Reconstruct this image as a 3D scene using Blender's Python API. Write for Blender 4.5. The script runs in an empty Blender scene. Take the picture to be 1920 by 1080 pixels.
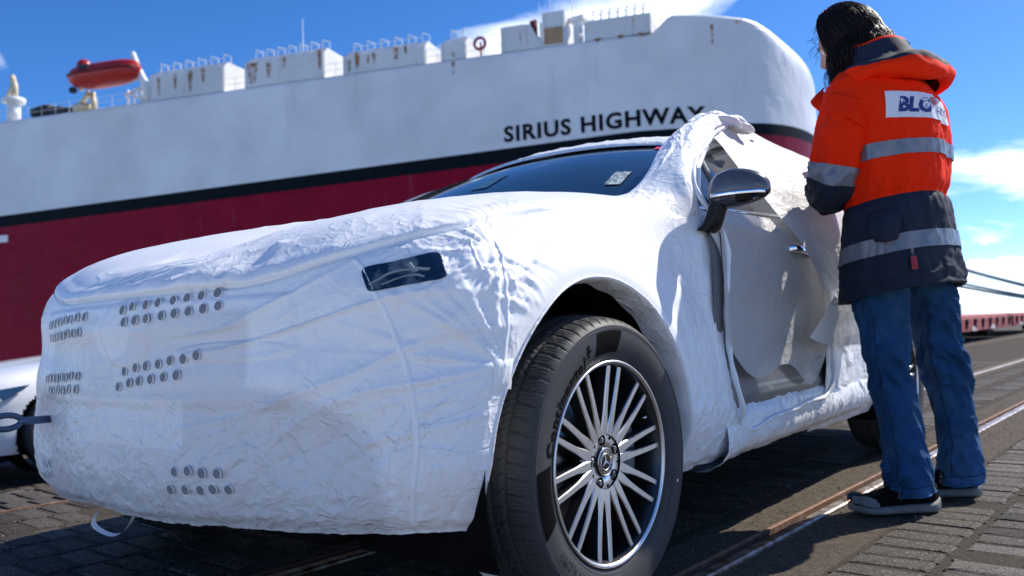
import bpy, bmesh, math, random
import numpy as np
from mathutils import Vector, Matrix
from math import radians as rad, sin, cos, pi

# ------------------------------------------------------------------ camera, sky, sun, exposure
SC = bpy.context.scene
COL = SC.collection
CAM_H = 0.68
HEAD, PITCH, ROLL = rad(37.55), rad(2.68), rad(2.06)
fw0 = Vector((cos(HEAD), sin(HEAD), 0)); rt0 = Vector((sin(HEAD), -cos(HEAD), 0)); zz = Vector((0, 0, 1))
fw = fw0 * cos(PITCH) + zz * sin(PITCH); up0 = -fw0 * sin(PITCH) + zz * cos(PITCH)
rt = rt0 * cos(ROLL) - up0 * sin(ROLL); up = up0 * cos(ROLL) + rt0 * sin(ROLL)
camd = bpy.data.cameras.new('camera'); cam = bpy.data.objects.new('camera', camd); COL.objects.link(cam)
M = Matrix.Identity(4)
for i in range(3):
    M[i][0] = rt[i]; M[i][1] = up[i]; M[i][2] = -fw[i]
M[0][3] = 0; M[1][3] = 0; M[2][3] = CAM_H
cam.matrix_world = M
camd.sensor_width = 36; camd.lens = 30.0; camd.clip_start = 0.05; camd.clip_end = 9000
camd.dof.use_dof = True; camd.dof.focus_distance = 2.25; camd.dof.aperture_fstop = 3.6; camd.dof.aperture_blades = 9
SC.camera = cam

SUN_EL = rad(43); SUN_AZ = math.atan2(-0.37, 0.93)      # direction TO the sun, angle from +X
sdir = Vector((cos(SUN_EL) * cos(SUN_AZ), cos(SUN_EL) * sin(SUN_AZ), sin(SUN_EL)))
sl = bpy.data.lights.new('sun', 'SUN'); sl.energy = 2.5; sl.angle = rad(0.53); sl.color = (1.0, 0.94, 0.86)
so = bpy.data.objects.new('sun', sl); COL.objects.link(so)
so.rotation_euler = (-sdir).to_track_quat('-Z', 'Y').to_euler(); so.location = (20, -5, 20)

W = bpy.data.worlds.new('World'); SC.world = W; W.use_nodes = True
nt = W.node_tree; nt.nodes.clear()
def N(t, ty, **k):
    n = t.nodes.new(ty)
    for a, b in k.items(): setattr(n, a, b)
    return n
sky = N(nt, 'ShaderNodeTexSky', sky_type='NISHITA', sun_disc=False)
sky.sun_elevation = SUN_EL; sky.sun_rotation = pi / 2 - SUN_AZ; sky.air_density = 0.55; sky.dust_density = 0.15; sky.ozone_density = 3.5
bg = N(nt, 'ShaderNodeBackground'); bg.inputs['Strength'].default_value = 0.084
hs = N(nt, 'ShaderNodeHueSaturation'); hs.inputs['Saturation'].default_value = 1.22
tint = N(nt, 'ShaderNodeMixRGB', blend_type='MULTIPLY'); tint.inputs[0].default_value = 1; tint.inputs[2].default_value = (.91, .91, .98, 1)
nt.links.new(sky.outputs[0], tint.inputs[1]); nt.links.new(tint.outputs[0], hs.inputs['Color'])
tc = N(nt, 'ShaderNodeTexCoord')
sep = N(nt, 'ShaderNodeSeparateXYZ'); nt.links.new(tc.outputs['Generated'], sep.inputs[0])
# project the direction on a plane of cloud height: flat based cumulus that flatten out to the horizon
zc = N(nt, 'ShaderNodeMath', operation='MAXIMUM'); nt.links.new(sep.outputs[2], zc.inputs[0]); zc.inputs[1].default_value = 0.0
za = N(nt, 'ShaderNodeMath', operation='ADD'); nt.links.new(zc.outputs[0], za.inputs[0]); za.inputs[1].default_value = 0.22
dv = N(nt, 'ShaderNodeVectorMath', operation='DIVIDE'); nt.links.new(tc.outputs['Generated'], dv.inputs[0])
cx = N(nt, 'ShaderNodeCombineXYZ')
for i in range(3): nt.links.new(za.outputs[0], cx.inputs[i])
nt.links.new(cx.outputs[0], dv.inputs[1])
mpn = N(nt, 'ShaderNodeMapping'); nt.links.new(dv.outputs[0], mpn.inputs['Vector'])
mpn.inputs['Location'].default_value = (1.95, 8.4, 0.0)
mpn.inputs['Scale'].default_value = (1, 1, 2.2)
n1 = N(nt, 'ShaderNodeTexNoise'); n1.inputs['Scale'].default_value = 1.35; n1.inputs['Detail'].default_value = 9; n1.inputs['Roughness'].default_value = 0.56
n1.inputs['Distortion'].default_value = 0.25
nt.links.new(mpn.outputs[0], n1.inputs['Vector'])
cr = N(nt, 'ShaderNodeValToRGB'); cr.color_ramp.elements[0].position = 0.556; cr.color_ramp.elements[1].position = 0.70
hz = N(nt, 'ShaderNodeMapRange'); hz.inputs[1].default_value = 0.0; hz.inputs[2].default_value = 0.55; hz.inputs[3].default_value = 0.035; hz.inputs[4].default_value = -0.07
nt.links.new(sep.outputs[2], hz.inputs[0])
ad = N(nt, 'ShaderNodeMath', operation='ADD'); nt.links.new(n1.outputs[0], ad.inputs[0]); nt.links.new(hz.outputs[0], ad.inputs[1])
nt.links.new(ad.outputs[0], cr.inputs[0])
n2 = N(nt, 'ShaderNodeTexNoise'); n2.inputs['Scale'].default_value = 4; n2.inputs['Detail'].default_value = 6
nt.links.new(mpn.outputs[0], n2.inputs['Vector'])
cc = N(nt, 'ShaderNodeValToRGB'); cc.color_ramp.elements[0].color = (6.0, 6.7, 7.6, 1); cc.color_ramp.elements[1].color = (12.0, 12.0, 12.1, 1)
cc.color_ramp.elements[0].position = 0.35; cc.color_ramp.elements[1].position = 0.6
nt.links.new(n2.outputs[0], cc.inputs[0])
mx = N(nt, 'ShaderNodeMixRGB'); nt.links.new(cr.outputs[0], mx.inputs[0]); nt.links.new(hs.outputs[0], mx.inputs[1]); nt.links.new(cc.outputs[0], mx.inputs[2])
nt.links.new(mx.outputs[0], bg.inputs['Color'])
wo = N(nt, 'ShaderNodeOutputWorld'); nt.links.new(bg.outputs[0], wo.inputs[0])

SC.view_settings.view_transform = 'Standard'; SC.view_settings.look = 'None'
SC.view_settings.exposure = 1.36; SC.view_settings.gamma = 1.0; SC.view_settings.use_curve_mapping = False
SC.cycles.max_bounces = 8; SC.cycles.transparent_max_bounces = 12; SC.cycles.use_denoising = True
SC.render.resolution_x = 1024; SC.render.resolution_y = 576

# ------------------------------------------------------------------ helpers
RNG = np.random.RandomState(7); random.seed(5)

def tag(o, label=None, cat=None, group=None, kind=None):
    if label: o['label'] = label
    if cat: o['category'] = cat
    if group: o['group'] = group
    if kind: o['kind'] = kind
    return o

def empty(name, loc=(0, 0, 0), rz=0, **k):
    o = bpy.data.objects.new(name, None); COL.objects.link(o); o.location = loc; o.rotation_euler = (0, 0, rz)
    o.empty_display_size = 0.1
    return tag(o, **k)

def link(name, me, mat, parent=None, loc=None, rot=None):
    o = bpy.data.objects.new(name, me); COL.objects.link(o)
    if mat is not None and not me.materials:
        for m in (mat if isinstance(mat, (list, tuple)) else [mat]): me.materials.append(m)
    if parent: o.parent = parent
    if loc is not None: o.location = loc
    if rot is not None: o.rotation_euler = rot
    return o

def mesh(name, V, F, smooth=True):
    me = bpy.data.meshes.new(name)
    V = np.asarray(V, dtype=float)
    if isinstance(F, np.ndarray):
        n, k = F.shape
        me.vertices.add(len(V)); me.vertices.foreach_set('co', V.ravel())
        me.loops.add(n * k); me.loops.foreach_set('vertex_index', F.ravel().astype(np.int32))
        me.polygons.add(n); me.polygons.foreach_set('loop_start', np.arange(0, n * k, k, dtype=np.int32))
        try: me.polygons.foreach_set('loop_total', np.full(n, k, dtype=np.int32))
        except Exception: pass
        me.update(calc_edges=True); me.validate()
    else:
        me.from_pydata([tuple(v) for v in V], [], [tuple(f) for f in F]); me.update()
    me.polygons.foreach_set('use_smooth', np.full(len(me.polygons), smooth, dtype=bool))
    return me

def obj(name, V, F, mat, parent=None, smooth=True, **k):
    return link(name, mesh(name, V, F, smooth), mat, parent, **k)

def gridF(n, m, closed_u=False, closed_v=False, flip=False):
    """quads of an n x m vertex grid (index i*m+j)"""
    I = np.arange(n if closed_u else n - 1); J = np.arange(m if closed_v else m - 1)
    i, j = np.meshgrid(I, J, indexing='ij'); i2 = (i + 1) % n; j2 = (j + 1) % m
    Fq = np.stack([i * m + j, i2 * m + j, i2 * m + j2, i * m + j2], -1).reshape(-1, 4)
    return Fq[:, ::-1] if flip else Fq

class MB:
    """collects simple shapes into ONE mesh"""
    def __init__(s): s.V = []; s.F = []; s.n = 0
    def add(s, V, F):
        s.V.append(np.asarray(V, float)); s.F += [tuple(int(a) + s.n for a in f) for f in F]; s.n += len(V); return s
    def box(s, c, d, R=None, bev=0.0):
        x, y, z = [a / 2 for a in d]
        if bev > 0:
            b = min(bev, x * .9, y * .9, z * .9); V = []; 
            for sz, ins in ((-z, b), (-z + b, 0), (z - b, 0), (z, b)):
                X, Y = x - ins, y - ins; cb = b * .5
                V += [(-X + cb, -Y, sz), (X - cb, -Y, sz), (X, -Y + cb, sz), (X, Y - cb, sz), (X - cb, Y, sz), (-X + cb, Y, sz), (-X, Y - cb, sz), (-X, -Y + cb, sz)]
            F = [tuple(range(7, -1, -1)), tuple(range(24, 32))]
            for l in range(3):
                for i in range(8): F.append((l * 8 + i, l * 8 + (i + 1) % 8, l * 8 + 8 + (i + 1) % 8, l * 8 + 8 + i))
        else:
            V = [(-x, -y, -z), (x, -y, -z), (x, y, -z), (-x, y, -z), (-x, -y, z), (x, -y, z), (x, y, z), (-x, y, z)]
            F = [(3, 2, 1, 0), (4, 5, 6, 7), (0, 1, 5, 4), (1, 2, 6, 5), (2, 3, 7, 6), (3, 0, 4, 7)]
        V = np.array(V, float)
        if R is not None: V = V @ np.array(R).T
        return s.add(V + np.array(c), F)
    def tube(s, pts, r, n=8, cap=True, closed=False):
        P = [np.array(p, float) for p in pts]; k = len(P); rr = r if hasattr(r, '__len__') else [r] * k
        V = []; prev = None
        for i, p in enumerate(P):
            if closed: t = P[(i + 1) % k] - P[i - 1]
            else: t = P[min(i + 1, k - 1)] - P[max(i - 1, 0)]
            t = t / (np.linalg.norm(t) + 1e-12)
            if prev is None:
                a = np.array([0, 0, 1.]) if abs(t[2]) < .9 else np.array([1., 0, 0])
                a = a - t * (a @ t); a /= np.linalg.norm(a)
            else:
                a = prev - t * (prev @ t); a /= (np.linalg.norm(a) + 1e-12)
            prev = a; b = np.cross(t, a)
            for q in range(n):
                th = 2 * pi * q / n; V.append(p + rr[i] * (a * cos(th) + b * sin(th)))
        F = []
        for i in range(k if closed else k - 1):
            for q in range(n): F.append((i * n + q, i * n + (q + 1) % n, ((i + 1) % k) * n + (q + 1) % n, ((i + 1) % k) * n + q))
        if cap and not closed: F += [tuple(range(n - 1, -1, -1)), tuple((k - 1) * n + q for q in range(n))]
        return s.add(V, F)
    def lathe(s, prof, n=32, c=(0, 0, 0), axis='z'):
        V = []
        for (r, h) in prof:
            for q in range(n):
                th = 2 * pi * q / n
                V.append({'z': (r * cos(th), r * sin(th), h), 'y': (r * cos(th), h, r * sin(th)), 'x': (h, r * cos(th), r * sin(th))}[axis])
        V = np.array(V) + np.array(c); F = []
        for i in range(len(prof) - 1):
            for q in range(n): F.append((i * n + q, i * n + (q + 1) % n, (i + 1) * n + (q + 1) % n, (i + 1) * n + q))
        return s.add(V, F)
    def prism(s, poly, h0, h1, axis='y'):
        n = len(poly); V = []
        for h in (h0, h1):
            for (a, b) in poly: V.append({'y': (a, h, b), 'z': (a, b, h), 'x': (h, a, b)}[axis])
        F = [tuple(range(n)), tuple(range(2 * n - 1, n - 1, -1))] + [(i, n + i, n + (i + 1) % n, (i + 1) % n) for i in range(n)]
        return s.add(V, F)
    def build(s, name, mat, parent=None, smooth=False, **k):
        me = mesh(name, np.concatenate(s.V) if s.V else np.zeros((0, 3)), s.F, smooth)
        bm = bmesh.new(); bm.from_mesh(me); bmesh.ops.recalc_face_normals(bm, faces=bm.faces); bm.to_mesh(me); bm.free()
        me.polygons.foreach_set('use_smooth', np.full(len(me.polygons), smooth, dtype=bool))
        return link(name, me, mat, parent, **k)

def sharp(o, ang=35):
    me = o.data; bm = bmesh.new(); bm.from_mesh(me)
    for e in bm.edges:
        if len(e.link_faces) == 2 and e.calc_face_angle(0) > rad(ang): e.smooth = False
    for f in bm.faces: f.smooth = True
    bm.to_mesh(me); bm.free(); return o

# ---- numpy noise (gradient noise on a hashed lattice)
_perm = RNG.permutation(256); _perm = np.concatenate([_perm, _perm, _perm])
_g = RNG.normal(size=(256, 3)); _g /= np.linalg.norm(_g, axis=1)[:, None]
def gn(P, seed=0):
    P = np.asarray(P, float) + seed * 17.31
    I = np.floor(P).astype(int); f = P - I; I &= 255
    w = f * f * f * (f * (f * 6 - 15) + 10); out = 0
    for dx in (0, 1):
        for dy in (0, 1):
            for dz in (0, 1):
                h = _perm[_perm[_perm[I[..., 0] + dx] + I[..., 1] + dy] + I[..., 2] + dz]
                g = _g[h]; d = g[..., 0] * (f[..., 0] - dx) + g[..., 1] * (f[..., 1] - dy) + g[..., 2] * (f[..., 2] - dz)
                out = out + d * (w[..., 0] if dx else 1 - w[..., 0]) * (w[..., 1] if dy else 1 - w[..., 1]) * (w[..., 2] if dz else 1 - w[..., 2])
    return out * 1.6
def fbm(P, o=4, seed=0):
    a = 1.; s = 0
    for i in range(o): s = s + a * gn(np.asarray(P) * 2 ** i, seed + i); a *= .5
    return s
def ridge(P, o=3, seed=0, sharpn=1.0):
    a = 1.; s = 0; t = 0
    for i in range(o):
        s = s + a * (1 - np.abs(gn(np.asarray(P) * 2.03 ** i, seed + i)) * 2.0) ** sharpn if sharpn == 1 else s + a * np.clip(1 - np.abs(gn(np.asarray(P) * 2.03 ** i, seed + i)) * 2.0, 0, 1) ** sharpn
        t += a; a *= .5
    return s / t
def sstep(x, a, b):
    t = np.clip((x - a) / (b - a), 0, 1); return t * t * (3 - 2 * t)

def nspline(t, Y, x):
    """natural cubic spline through (t, Y[k, ...]) at x"""
    t = np.asarray(t, float); Y = np.asarray(Y, float); n = len(t); h = np.diff(t)
    A = np.zeros((n, n)); B = np.zeros((n,) + Y.shape[1:]); A[0, 0] = A[-1, -1] = 1
    for i in range(1, n - 1):
        A[i, i - 1] = h[i - 1]; A[i, i] = 2 * (h[i - 1] + h[i]); A[i, i + 1] = h[i]
        B[i] = 6 * ((Y[i + 1] - Y[i]) / h[i] - (Y[i] - Y[i - 1]) / h[i - 1])
    Mm = np.linalg.solve(A, B.reshape(n, -1)).reshape(B.shape)
    k = np.clip(np.searchsorted(t, x) - 1, 0, n - 2); hh = h[k]; sh = (-1,) + (1,) * (Y.ndim - 1)
    a = ((t[k + 1] - x) / hh).reshape(sh); b = ((x - t[k]) / hh).reshape(sh); H = hh.reshape(sh)
    return a * Y[k] + b * Y[k + 1] + ((a ** 3 - a) * Mm[k] + (b ** 3 - b) * Mm[k + 1]) * H * H / 6

def loft(Pc, nu, nv, tu=None, tv=None, xu=None, xv=None):
    """surface through the control grid Pc[k, l, 3]"""
    Pc = np.asarray(Pc, float)
    def kn(D):
        d = np.linalg.norm(np.diff(D, axis=0), axis=-1); d = d.mean(axis=1) if d.ndim > 1 else d
        return np.concatenate([[0], np.cumsum(d)])
    tu = kn(Pc) if tu is None else tu; tv = kn(Pc.transpose(1, 0, 2)) if tv is None else tv
    xu = np.linspace(tu[0], tu[-1], nu) if xu is None else xu; xv = np.linspace(tv[0], tv[-1], nv) if xv is None else xv
    S = nspline(tu, Pc, xu)
    return nspline(tv, S.transpose(1, 0, 2), xv).transpose(1, 0, 2), (tu, tv)

def normals(S):
    du = np.gradient(S, axis=0); dv = np.gradient(S, axis=1); n = np.cross(du, dv)
    return n / (np.linalg.norm(n, axis=-1, keepdims=True) + 1e-12)

# ---- materials
MATS = {}
def mat(name, col=(.8, .8, .8), rough=.5, metal=0., spec=.5, noise=None, bump=None, coat=0., trans=0., var=None, sheen=0., alpha=None, ior=1.45, rvar=0.):
    """noise=(scale, amount) value variation; bump=(scale, distance m); var=(colour2, scale, lo, hi) second colour in patches"""
    if name in MATS: return MATS[name]
    m = bpy.data.materials.new(name); m.use_nodes = True; t = m.node_tree; b = t.nodes['Principled BSDF']
    b.inputs['Base Color'].default_value = (*col, 1); b.inputs['Roughness'].default_value = rough; b.inputs['Metallic'].default_value = metal
    b.inputs['Specular IOR Level'].default_value = spec; b.inputs['Coat Weight'].default_value = coat; b.inputs['Coat Roughness'].default_value = .05
    b.inputs['Transmission Weight'].default_value = trans; b.inputs['IOR'].default_value = ior; b.inputs['Sheen Weight'].default_value = sheen
    if alpha is not None: b.inputs['Alpha'].default_value = alpha
    g = N(t, 'ShaderNodeTexCoord'); base = None
    if noise:
        n = N(t, 'ShaderNodeTexNoise'); n.inputs['Scale'].default_value = noise[0]; n.inputs['Detail'].default_value = 6; n.inputs['Roughness'].default_value = .65
        t.links.new(g.outputs['Object'], n.inputs['Vector'])
        r = N(t, 'ShaderNodeValToRGB'); r.color_ramp.elements[0].position = .3; r.color_ramp.elements[1].position = .7
        lo = tuple(max(0, c * (1 - noise[1])) for c in col); hi = tuple(min(1, c * (1 + noise[1])) for c in col)
        r.color_ramp.elements[0].color = (*lo, 1); r.color_ramp.elements[1].color = (*hi, 1)
        t.links.new(n.outputs[0], r.inputs[0]); base = r.outputs[0]
        if rvar:
            mr = N(t, 'ShaderNodeMapRange'); mr.inputs[3].default_value = max(0, rough - rvar); mr.inputs[4].default_value = min(1, rough + rvar)
            t.links.new(n.outputs[0], mr.inputs[0]); t.links.new(mr.outputs[0], b.inputs['Roughness'])
    if var:
        n = N(t, 'ShaderNodeTexNoise'); n.inputs['Scale'].default_value = var[1]; n.inputs['Detail'].default_value = 8; n.inputs['Roughness'].default_value = .6
        t.links.new(g.outputs['Object'], n.inputs['Vector'])
        r = N(t, 'ShaderNodeValToRGB'); r.color_ramp.elements[0].position = var[2]; r.color_ramp.elements[1].position = var[3]
        t.links.new(n.outputs[0], r.inputs[0]); x = N(t, 'ShaderNodeMixRGB'); t.links.new(r.outputs[0], x.inputs[0])
        if base: t.links.new(base, x.inputs[1])
        else: x.inputs[1].default_value = (*col, 1)
        x.inputs[2].default_value = (*var[0], 1); base = x.outputs[0]
    if base: t.links.new(base, b.inputs['Base Color'])
    if bump:
        n = N(t, 'ShaderNodeTexNoise'); n.inputs['Scale'].default_value = bump[0]; n.inputs['Detail'].default_value = 5; n.inputs['Roughness'].default_value = .6
        t.links.new(g.outputs['Object'], n.inputs['Vector'])
        u = N(t, 'ShaderNodeBump'); u.inputs['Distance'].default_value = bump[1]; u.inputs['Strength'].default_value = 1
        t.links.new(n.outputs[0], u.inputs['Height']); t.links.new(u.outputs[0], b.inputs['Normal'])
    MATS[name] = m; return m

def text_mesh(s, size=1., extrude=0., offset=0., bold=0, align='CENTER', space=1.):
    cu = bpy.data.curves.new('lettering', 'FONT'); cu.body = s; cu.size = size; cu.extrude = extrude; cu.offset = offset
    cu.space_character = space; cu.align_x = align; cu.align_y = 'CENTER'; cu.resolution_u = 3
    o = bpy.data.objects.new('tmp', cu); COL.objects.link(o)
    dg = bpy.context.evaluated_depsgraph_get(); me = bpy.data.meshes.new_from_object(o.evaluated_get(dg))
    bpy.data.objects.remove(o); bpy.data.curves.remove(cu)
    n = len(me.vertices); V = np.zeros(n * 3); me.vertices.foreach_get('co', V); V = V.reshape(-1, 3)
    F = [tuple(p.vertices) for p in me.polygons]; bpy.data.meshes.remove(me); return V, F
# ------------------------------------------------------------------ body surface of the covered car (car frame: x back from the front axle, y to its right side, z up)
CARX, CARY = 1.755, 2.0
def cover_net():
    # per column: outline at mid height (x, y), seam below the hood edge (x, y, z), where the column ends on the hood's centre line
    T = [ # near side, from the door seam forward to the nose
        ((0.690, -.930), (0.655, -.862, 1.012), 0.60, 1.112),
        ((0.500, -.925), (0.470, -.845, 1.012), 0.54, 1.108),
        ((0.300, -.938), (0.270, -.850, 1.000), 0.45, 1.102),
        ((0.100, -.950), (0.090, -.850, 0.985), 0.33, 1.086),
        ((-.120, -.948), (-.080, -.842, 0.962), 0.20, 1.064),
        ((-.300, -.935), (-.230, -.825, 0.935), 0.07, 1.040),
        ((-.450, -.895), (-.390, -.830, 0.902), -.06, 1.012),
        ((-.555, -.790), (-.505, -.748, 0.868), -.18, 0.982),
        ((-.610, -.650), (-.585, -.620, 0.834), -.30, 0.950),
        ((-.650, -.480), (-.637, -.455, 0.800), -.40, 0.915),
        ((-.705, -.250), (-.690, -.235, 0.790), -.47, 0.888),
        ((-.722, 0.0), (-.702, 0.0, 0.790), -.50, 0.880)]
    G = []
    for i, ((mx_, my_), (sx, sy, sz), ex, ez) in enumerate(T):
        s = max(0., min(1., (i - 3) / 4.))          # 0 on the flank, 1 on the nose
        nx, ny = (-1 * s, -(1 - s)); l = math.hypot(nx, ny); nx /= l; ny /= l
        hemz = .235 + .035 * (1 - abs(i - 7) / 7.) if i > 3 else .25
        R = []
        tuck = .045
        R.append((mx_ - nx * tuck, my_ - ny * tuck, hemz))
        R.append((mx_ - nx * .004, my_ - ny * .004, hemz + .085))
        R.append((mx_ + nx * .004, my_ + ny * .004, .50))
        R.append((mx_ - nx * .008, my_ - ny * .008, .655))
        a = .35 + .40 * s
        R.append((mx_ * a + sx * (1 - a), my_ * a + sy * (1 - a), sz - .095 + .01 * (1 - s) + .035 * s))
        R.append((sx, sy, sz))
        d = np.array([ex - sx, 0 - sy]); L = np.linalg.norm(d)
        R.append((sx + d[0] * .09, sy + d[1] * .09, sz + (ez - sz) * .36))
        R.append((sx + d[0] * .36, sy + d[1] * .36, sz + (ez - sz) * .80))
        R.append((sx + d[0] * .72, sy + d[1] * .72, sz + (ez - sz) * .985))
        R.append((ex, 0, ez))
        if i == 0:
            R[0] = (.80, R[0][1], R[0][2]); R[1] = (.755, R[1][1], R[1][2]); R[2] = (.700, R[2][1], R[2][2]); R[3] = (.690, R[3][1], R[3][2]); R[4] = (.690, -.926, R[4][2]); R[5] = (.688, -.893, R[5][2])
        G.append(R)
    G = np.array(G)
    far = G[::-1][1:].copy(); far[..., 1] *= -1
    fr = np.array([1.05, 1.05, 1.01, .965, .945, .945, .95, .97, 1, 1])[None, :]; wy = np.clip((far[..., 1] - .3) / .35, 0, 1) * (far[..., 0] < -.1)
    far[..., 1] *= 1 + (fr - 1) * wy; far[:, 0, 2] -= .03 * np.clip((far[:, 0, 1] - .2) / .3, 0, 1); far[:, 1, 2] -= .015 * np.clip((far[:, 1, 1] - .2) / .3, 0, 1)
    return np.concatenate([G, far])
CREASE_ROW = 5
CO = np.array([CARX, CARY, 0.])
AC, AZ = -.035, .368                                      # centre of the wheel arch opening
def arch_r(x, z):
    th = np.arctan2(z - AZ, x - AC); return .404 + .022 * np.clip(np.sin(th), 0, 1) ** 2 - .02 * np.clip(-np.sin(th), 0, 1) + .020 * np.clip(np.cos(th), 0, 1)
NETG = cover_net()
# parameter lines: fine on the near half, coarser on the far half
_, (TU, TV) = loft(NETG, 4, 4)
UC = TU[11]
XU = np.concatenate([np.arange(0, UC + .42, .0044), np.arange(UC + .43, TU[-1], .012), [TU[-1]]])
XV = np.concatenate([np.arange(0, TV[CREASE_ROW], .0044), [TV[CREASE_ROW]], np.arange(TV[CREASE_ROW] + .003, TV[-1], .006), [TV[-1]]])
S0, _ = loft(NETG, 0, 0, TU, TV, XU, XV)
N0 = -normals(S0)
U2, V2 = np.meshgrid(XU, XV, indexing='ij')

def band(x, a, b, w): return sstep(x, a - w, a + w) * (1 - sstep(x, b - w, b + w))
def cover_disp(P, U, V):
    x, y, z = P[..., 0], P[..., 1], P[..., 2]
    flank = sstep(x, -.42, -.30) * (y < 0); skirt = 1 - sstep(V, TV[CREASE_ROW] - .02, TV[CREASE_ROW] + .02); hood = 1 - skirt
    d = np.zeros_like(x)
    # tight crumple of thin film, stronger low down
    c3 = np.stack([U * 15, V * 12 + U * 3, x * 0], -1); wob = gn(np.stack([U * 3.1, V * 3.1, x * 0 + 4], -1), 3)[..., None] * 1.2
    cr = ridge(c3 + wob, 4, 11, 1) - .55
    low = 1 - sstep(z, .42, .62)
    smooth_f = flank * sstep(z, .55, .72)
    d += cr * (.0030 * low + .0010 * skirt * (1 - smooth_f) + .0003) + .0025 * low * gn(np.stack([U * 5, V * 6, x * 0], -1), 19)
    d += (ridge(np.stack([U * 26, V * 22 + U * 9, x * 0], -1) + wob, 3, 5, 1) - .5) * (.0030 * low + .0013 * skirt * (1 - smooth_f))
    # long, nearly level tension folds across the upper front
    lf = np.clip(ridge(np.stack([U * 1.7, V * 10 + U * 2.2, x * 0], -1) + .30 * wob, 1, 23, 1), 0, 1) ** 5
    d += lf * .0075 * band(z, .47, .80, .08) * band(U, .95, 1.62, .12) * skirt
    # folds drawn together at the gather beside the wheel arch
    gu, gv = .985, .37
    rr = np.hypot(U - gu, V - gv); th = np.arctan2(V - gv, U - gu)
    st = np.clip(ridge(np.stack([th * 4.6, rr * 1.6, x * 0 + 2], -1), 2, 31, 1), 0, 1) ** 3
    d += st * .010 * np.exp(-(rr / .26) ** 2) * (1 - np.exp(-(rr / .035) ** 2)) * (1 - .75 * flank)
    gu, gv = .965, .60
    rr = np.hypot(U - gu, V - gv); th = np.arctan2(V - gv, (U - gu))
    st = np.clip(ridge(np.stack([th * 5.0, rr * 3, x * 0 + 9], -1), 2, 37, 1), 0, 1) ** 3
    d += st * .009 * np.exp(-(rr / .16) ** 2) * (1 - np.exp(-(rr / .03) ** 2))
    # crosswise crinkles behind the lamp window
    d += np.clip(ridge(np.stack([U * 7, V * 21 - U * 6, x * 0], -1) + wob * .5, 3, 41, 1), 0, 1) ** 3 * .009 * band(U, .80, 1.02, .05) * band(V, .44, .66, .04)
    # upright pulls in front of and behind the wheel arch
    rw = np.hypot(x - AC, z - AZ)
    pull = np.clip(ridge(np.stack([U * 22, V * 1.8, x * 0], -1) + wob * .3, 2, 43, 1) - .4, 0, 1)
    d += pull * .012 * band(U, .78, 1.06, .05) * (1 - sstep(V, .26, .40)) * (y < 0)
    d += pull * .007 * band(U, .03, .30, .05) * (1 - sstep(V, .40, .60)) * (y < 0)
    d += np.clip(ridge(np.stack([U * 8 + V * 4, V * 3 - U * 2, x * 0], -1) + wob * .5, 3, 47, 1) - .4, 0, 1) * .008 * (1 - sstep(U, .25, .40)) * (1 - sstep(z, .8, .98)) * (y < 0)
    # flared lip round the arch
    near = (y < 0)
    d *= 1 - (1 - sstep(rw - arch_r(x, z), .0, .07)) * (np.abs(y) > .8) * .92
    d += near * (.020 * np.exp(-((rw - .445) / .055) ** 2) + .010 * np.exp(-((rw - .56) / .10) ** 2)) * sstep(V, .05, .2) * (1 - sstep(V, .55, .66))
    # hollow over the lower side intake, ridge above it, grille and badge shapes pressed through the film
    uc = np.abs(U - UC)
    d += -.030 * np.exp(-(((uc - .52) / .15) ** 2 + ((V - .19) / .10) ** 2)) * (1 + .0 * z)
    d += .010 * np.exp(-(((uc - .50) / .28) ** 2 + ((V - .35) / .05) ** 2))
    g = (1 - sstep(uc, .455, .475)) * sstep(z, .52, .545) * (1 - sstep(z, .760, .775)) * skirt
    d += g * .007
    for (a, b, ra, rb, hgt) in ((.045, .700, .085, .085, .006), (.33, .652, .14, .022, .004)):
        q = np.hypot((U - UC + a) / ra, (z - b) / rb); d += hgt * (1 - sstep(q, .86, 1.05)) * skirt
    # lamp hollow
    d += -.006 * np.exp(-(((U - 1.13) / .09) ** 4 + ((V - .615) / .05) ** 4)) * near
    # shut line round the hood, a lip of loose film above it
    cw = .5 + .5 * sstep(U, .55, .9); soft = sstep(U, .62, .90)
    dv = V - TV[CREASE_ROW] - .004 * gn(np.stack([U * 5, x * 0, x * 0], -1), 3)
    d += -(.015 * np.exp(-((dv + .004) / .0045) ** 2)) * soft - .003 * np.exp(-((dv + .004) / .004) ** 2) * (1 - soft)
    d += (.007 * sstep(dv, -.002, .003) * (1 - sstep(dv, .02, .09))) * soft
    # hood film: slack glossy folds over its front corner, fine lines further back
    hf = np.clip(ridge(np.stack([U * 6.0 + V * 4.5, V * 2.6 - U * 1.2, x * 0], -1) + wob * .4, 2, 53, 1), 0, 1) ** 3
    d += hf * .014 * hood * (band(U, 1.36, 1.70, .12)) * (1 - sstep(dv, .12, .24))
    d += hf * .004 * hood * (1 - sstep(U, 2.0, 2.2)) * sstep(U, .9, 1.1) * (1 - sstep(dv, .06, .35))
    d += np.clip(ridge(np.stack([x * 1.6 + y * .8, (y * 3.5 - x * 1.2), x * 0], -1) + wob * .3, 2, 59, 1) - .62, 0, 1) * .010 * hood
    d += .004 * hood * gn(np.stack([x * 3.2, y * 3.2, x * 0], -1), 61)
    d += -.0035 * hood * np.exp(-((np.abs(y) - .50 - .12 * (x + .5)) / .02) ** 2) * sstep(x, -.4, -.1)
    return d
DSP = cover_disp(S0, U2, V2)
S1 = S0 + N0 * DSP[..., None]
# ragged gathered hem
hw = 1 - sstep(V2, 0, .05)
S1[..., 2] += hw * (.007 * gn(np.stack([U2 * 4, U2 * 0, U2 * 0], -1), 8) + .002 * gn(np.stack([U2 * 21, U2 * 0, U2 * 0], -1), 9))
S1 -= N0 * (hw * .012)[..., None]

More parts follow.
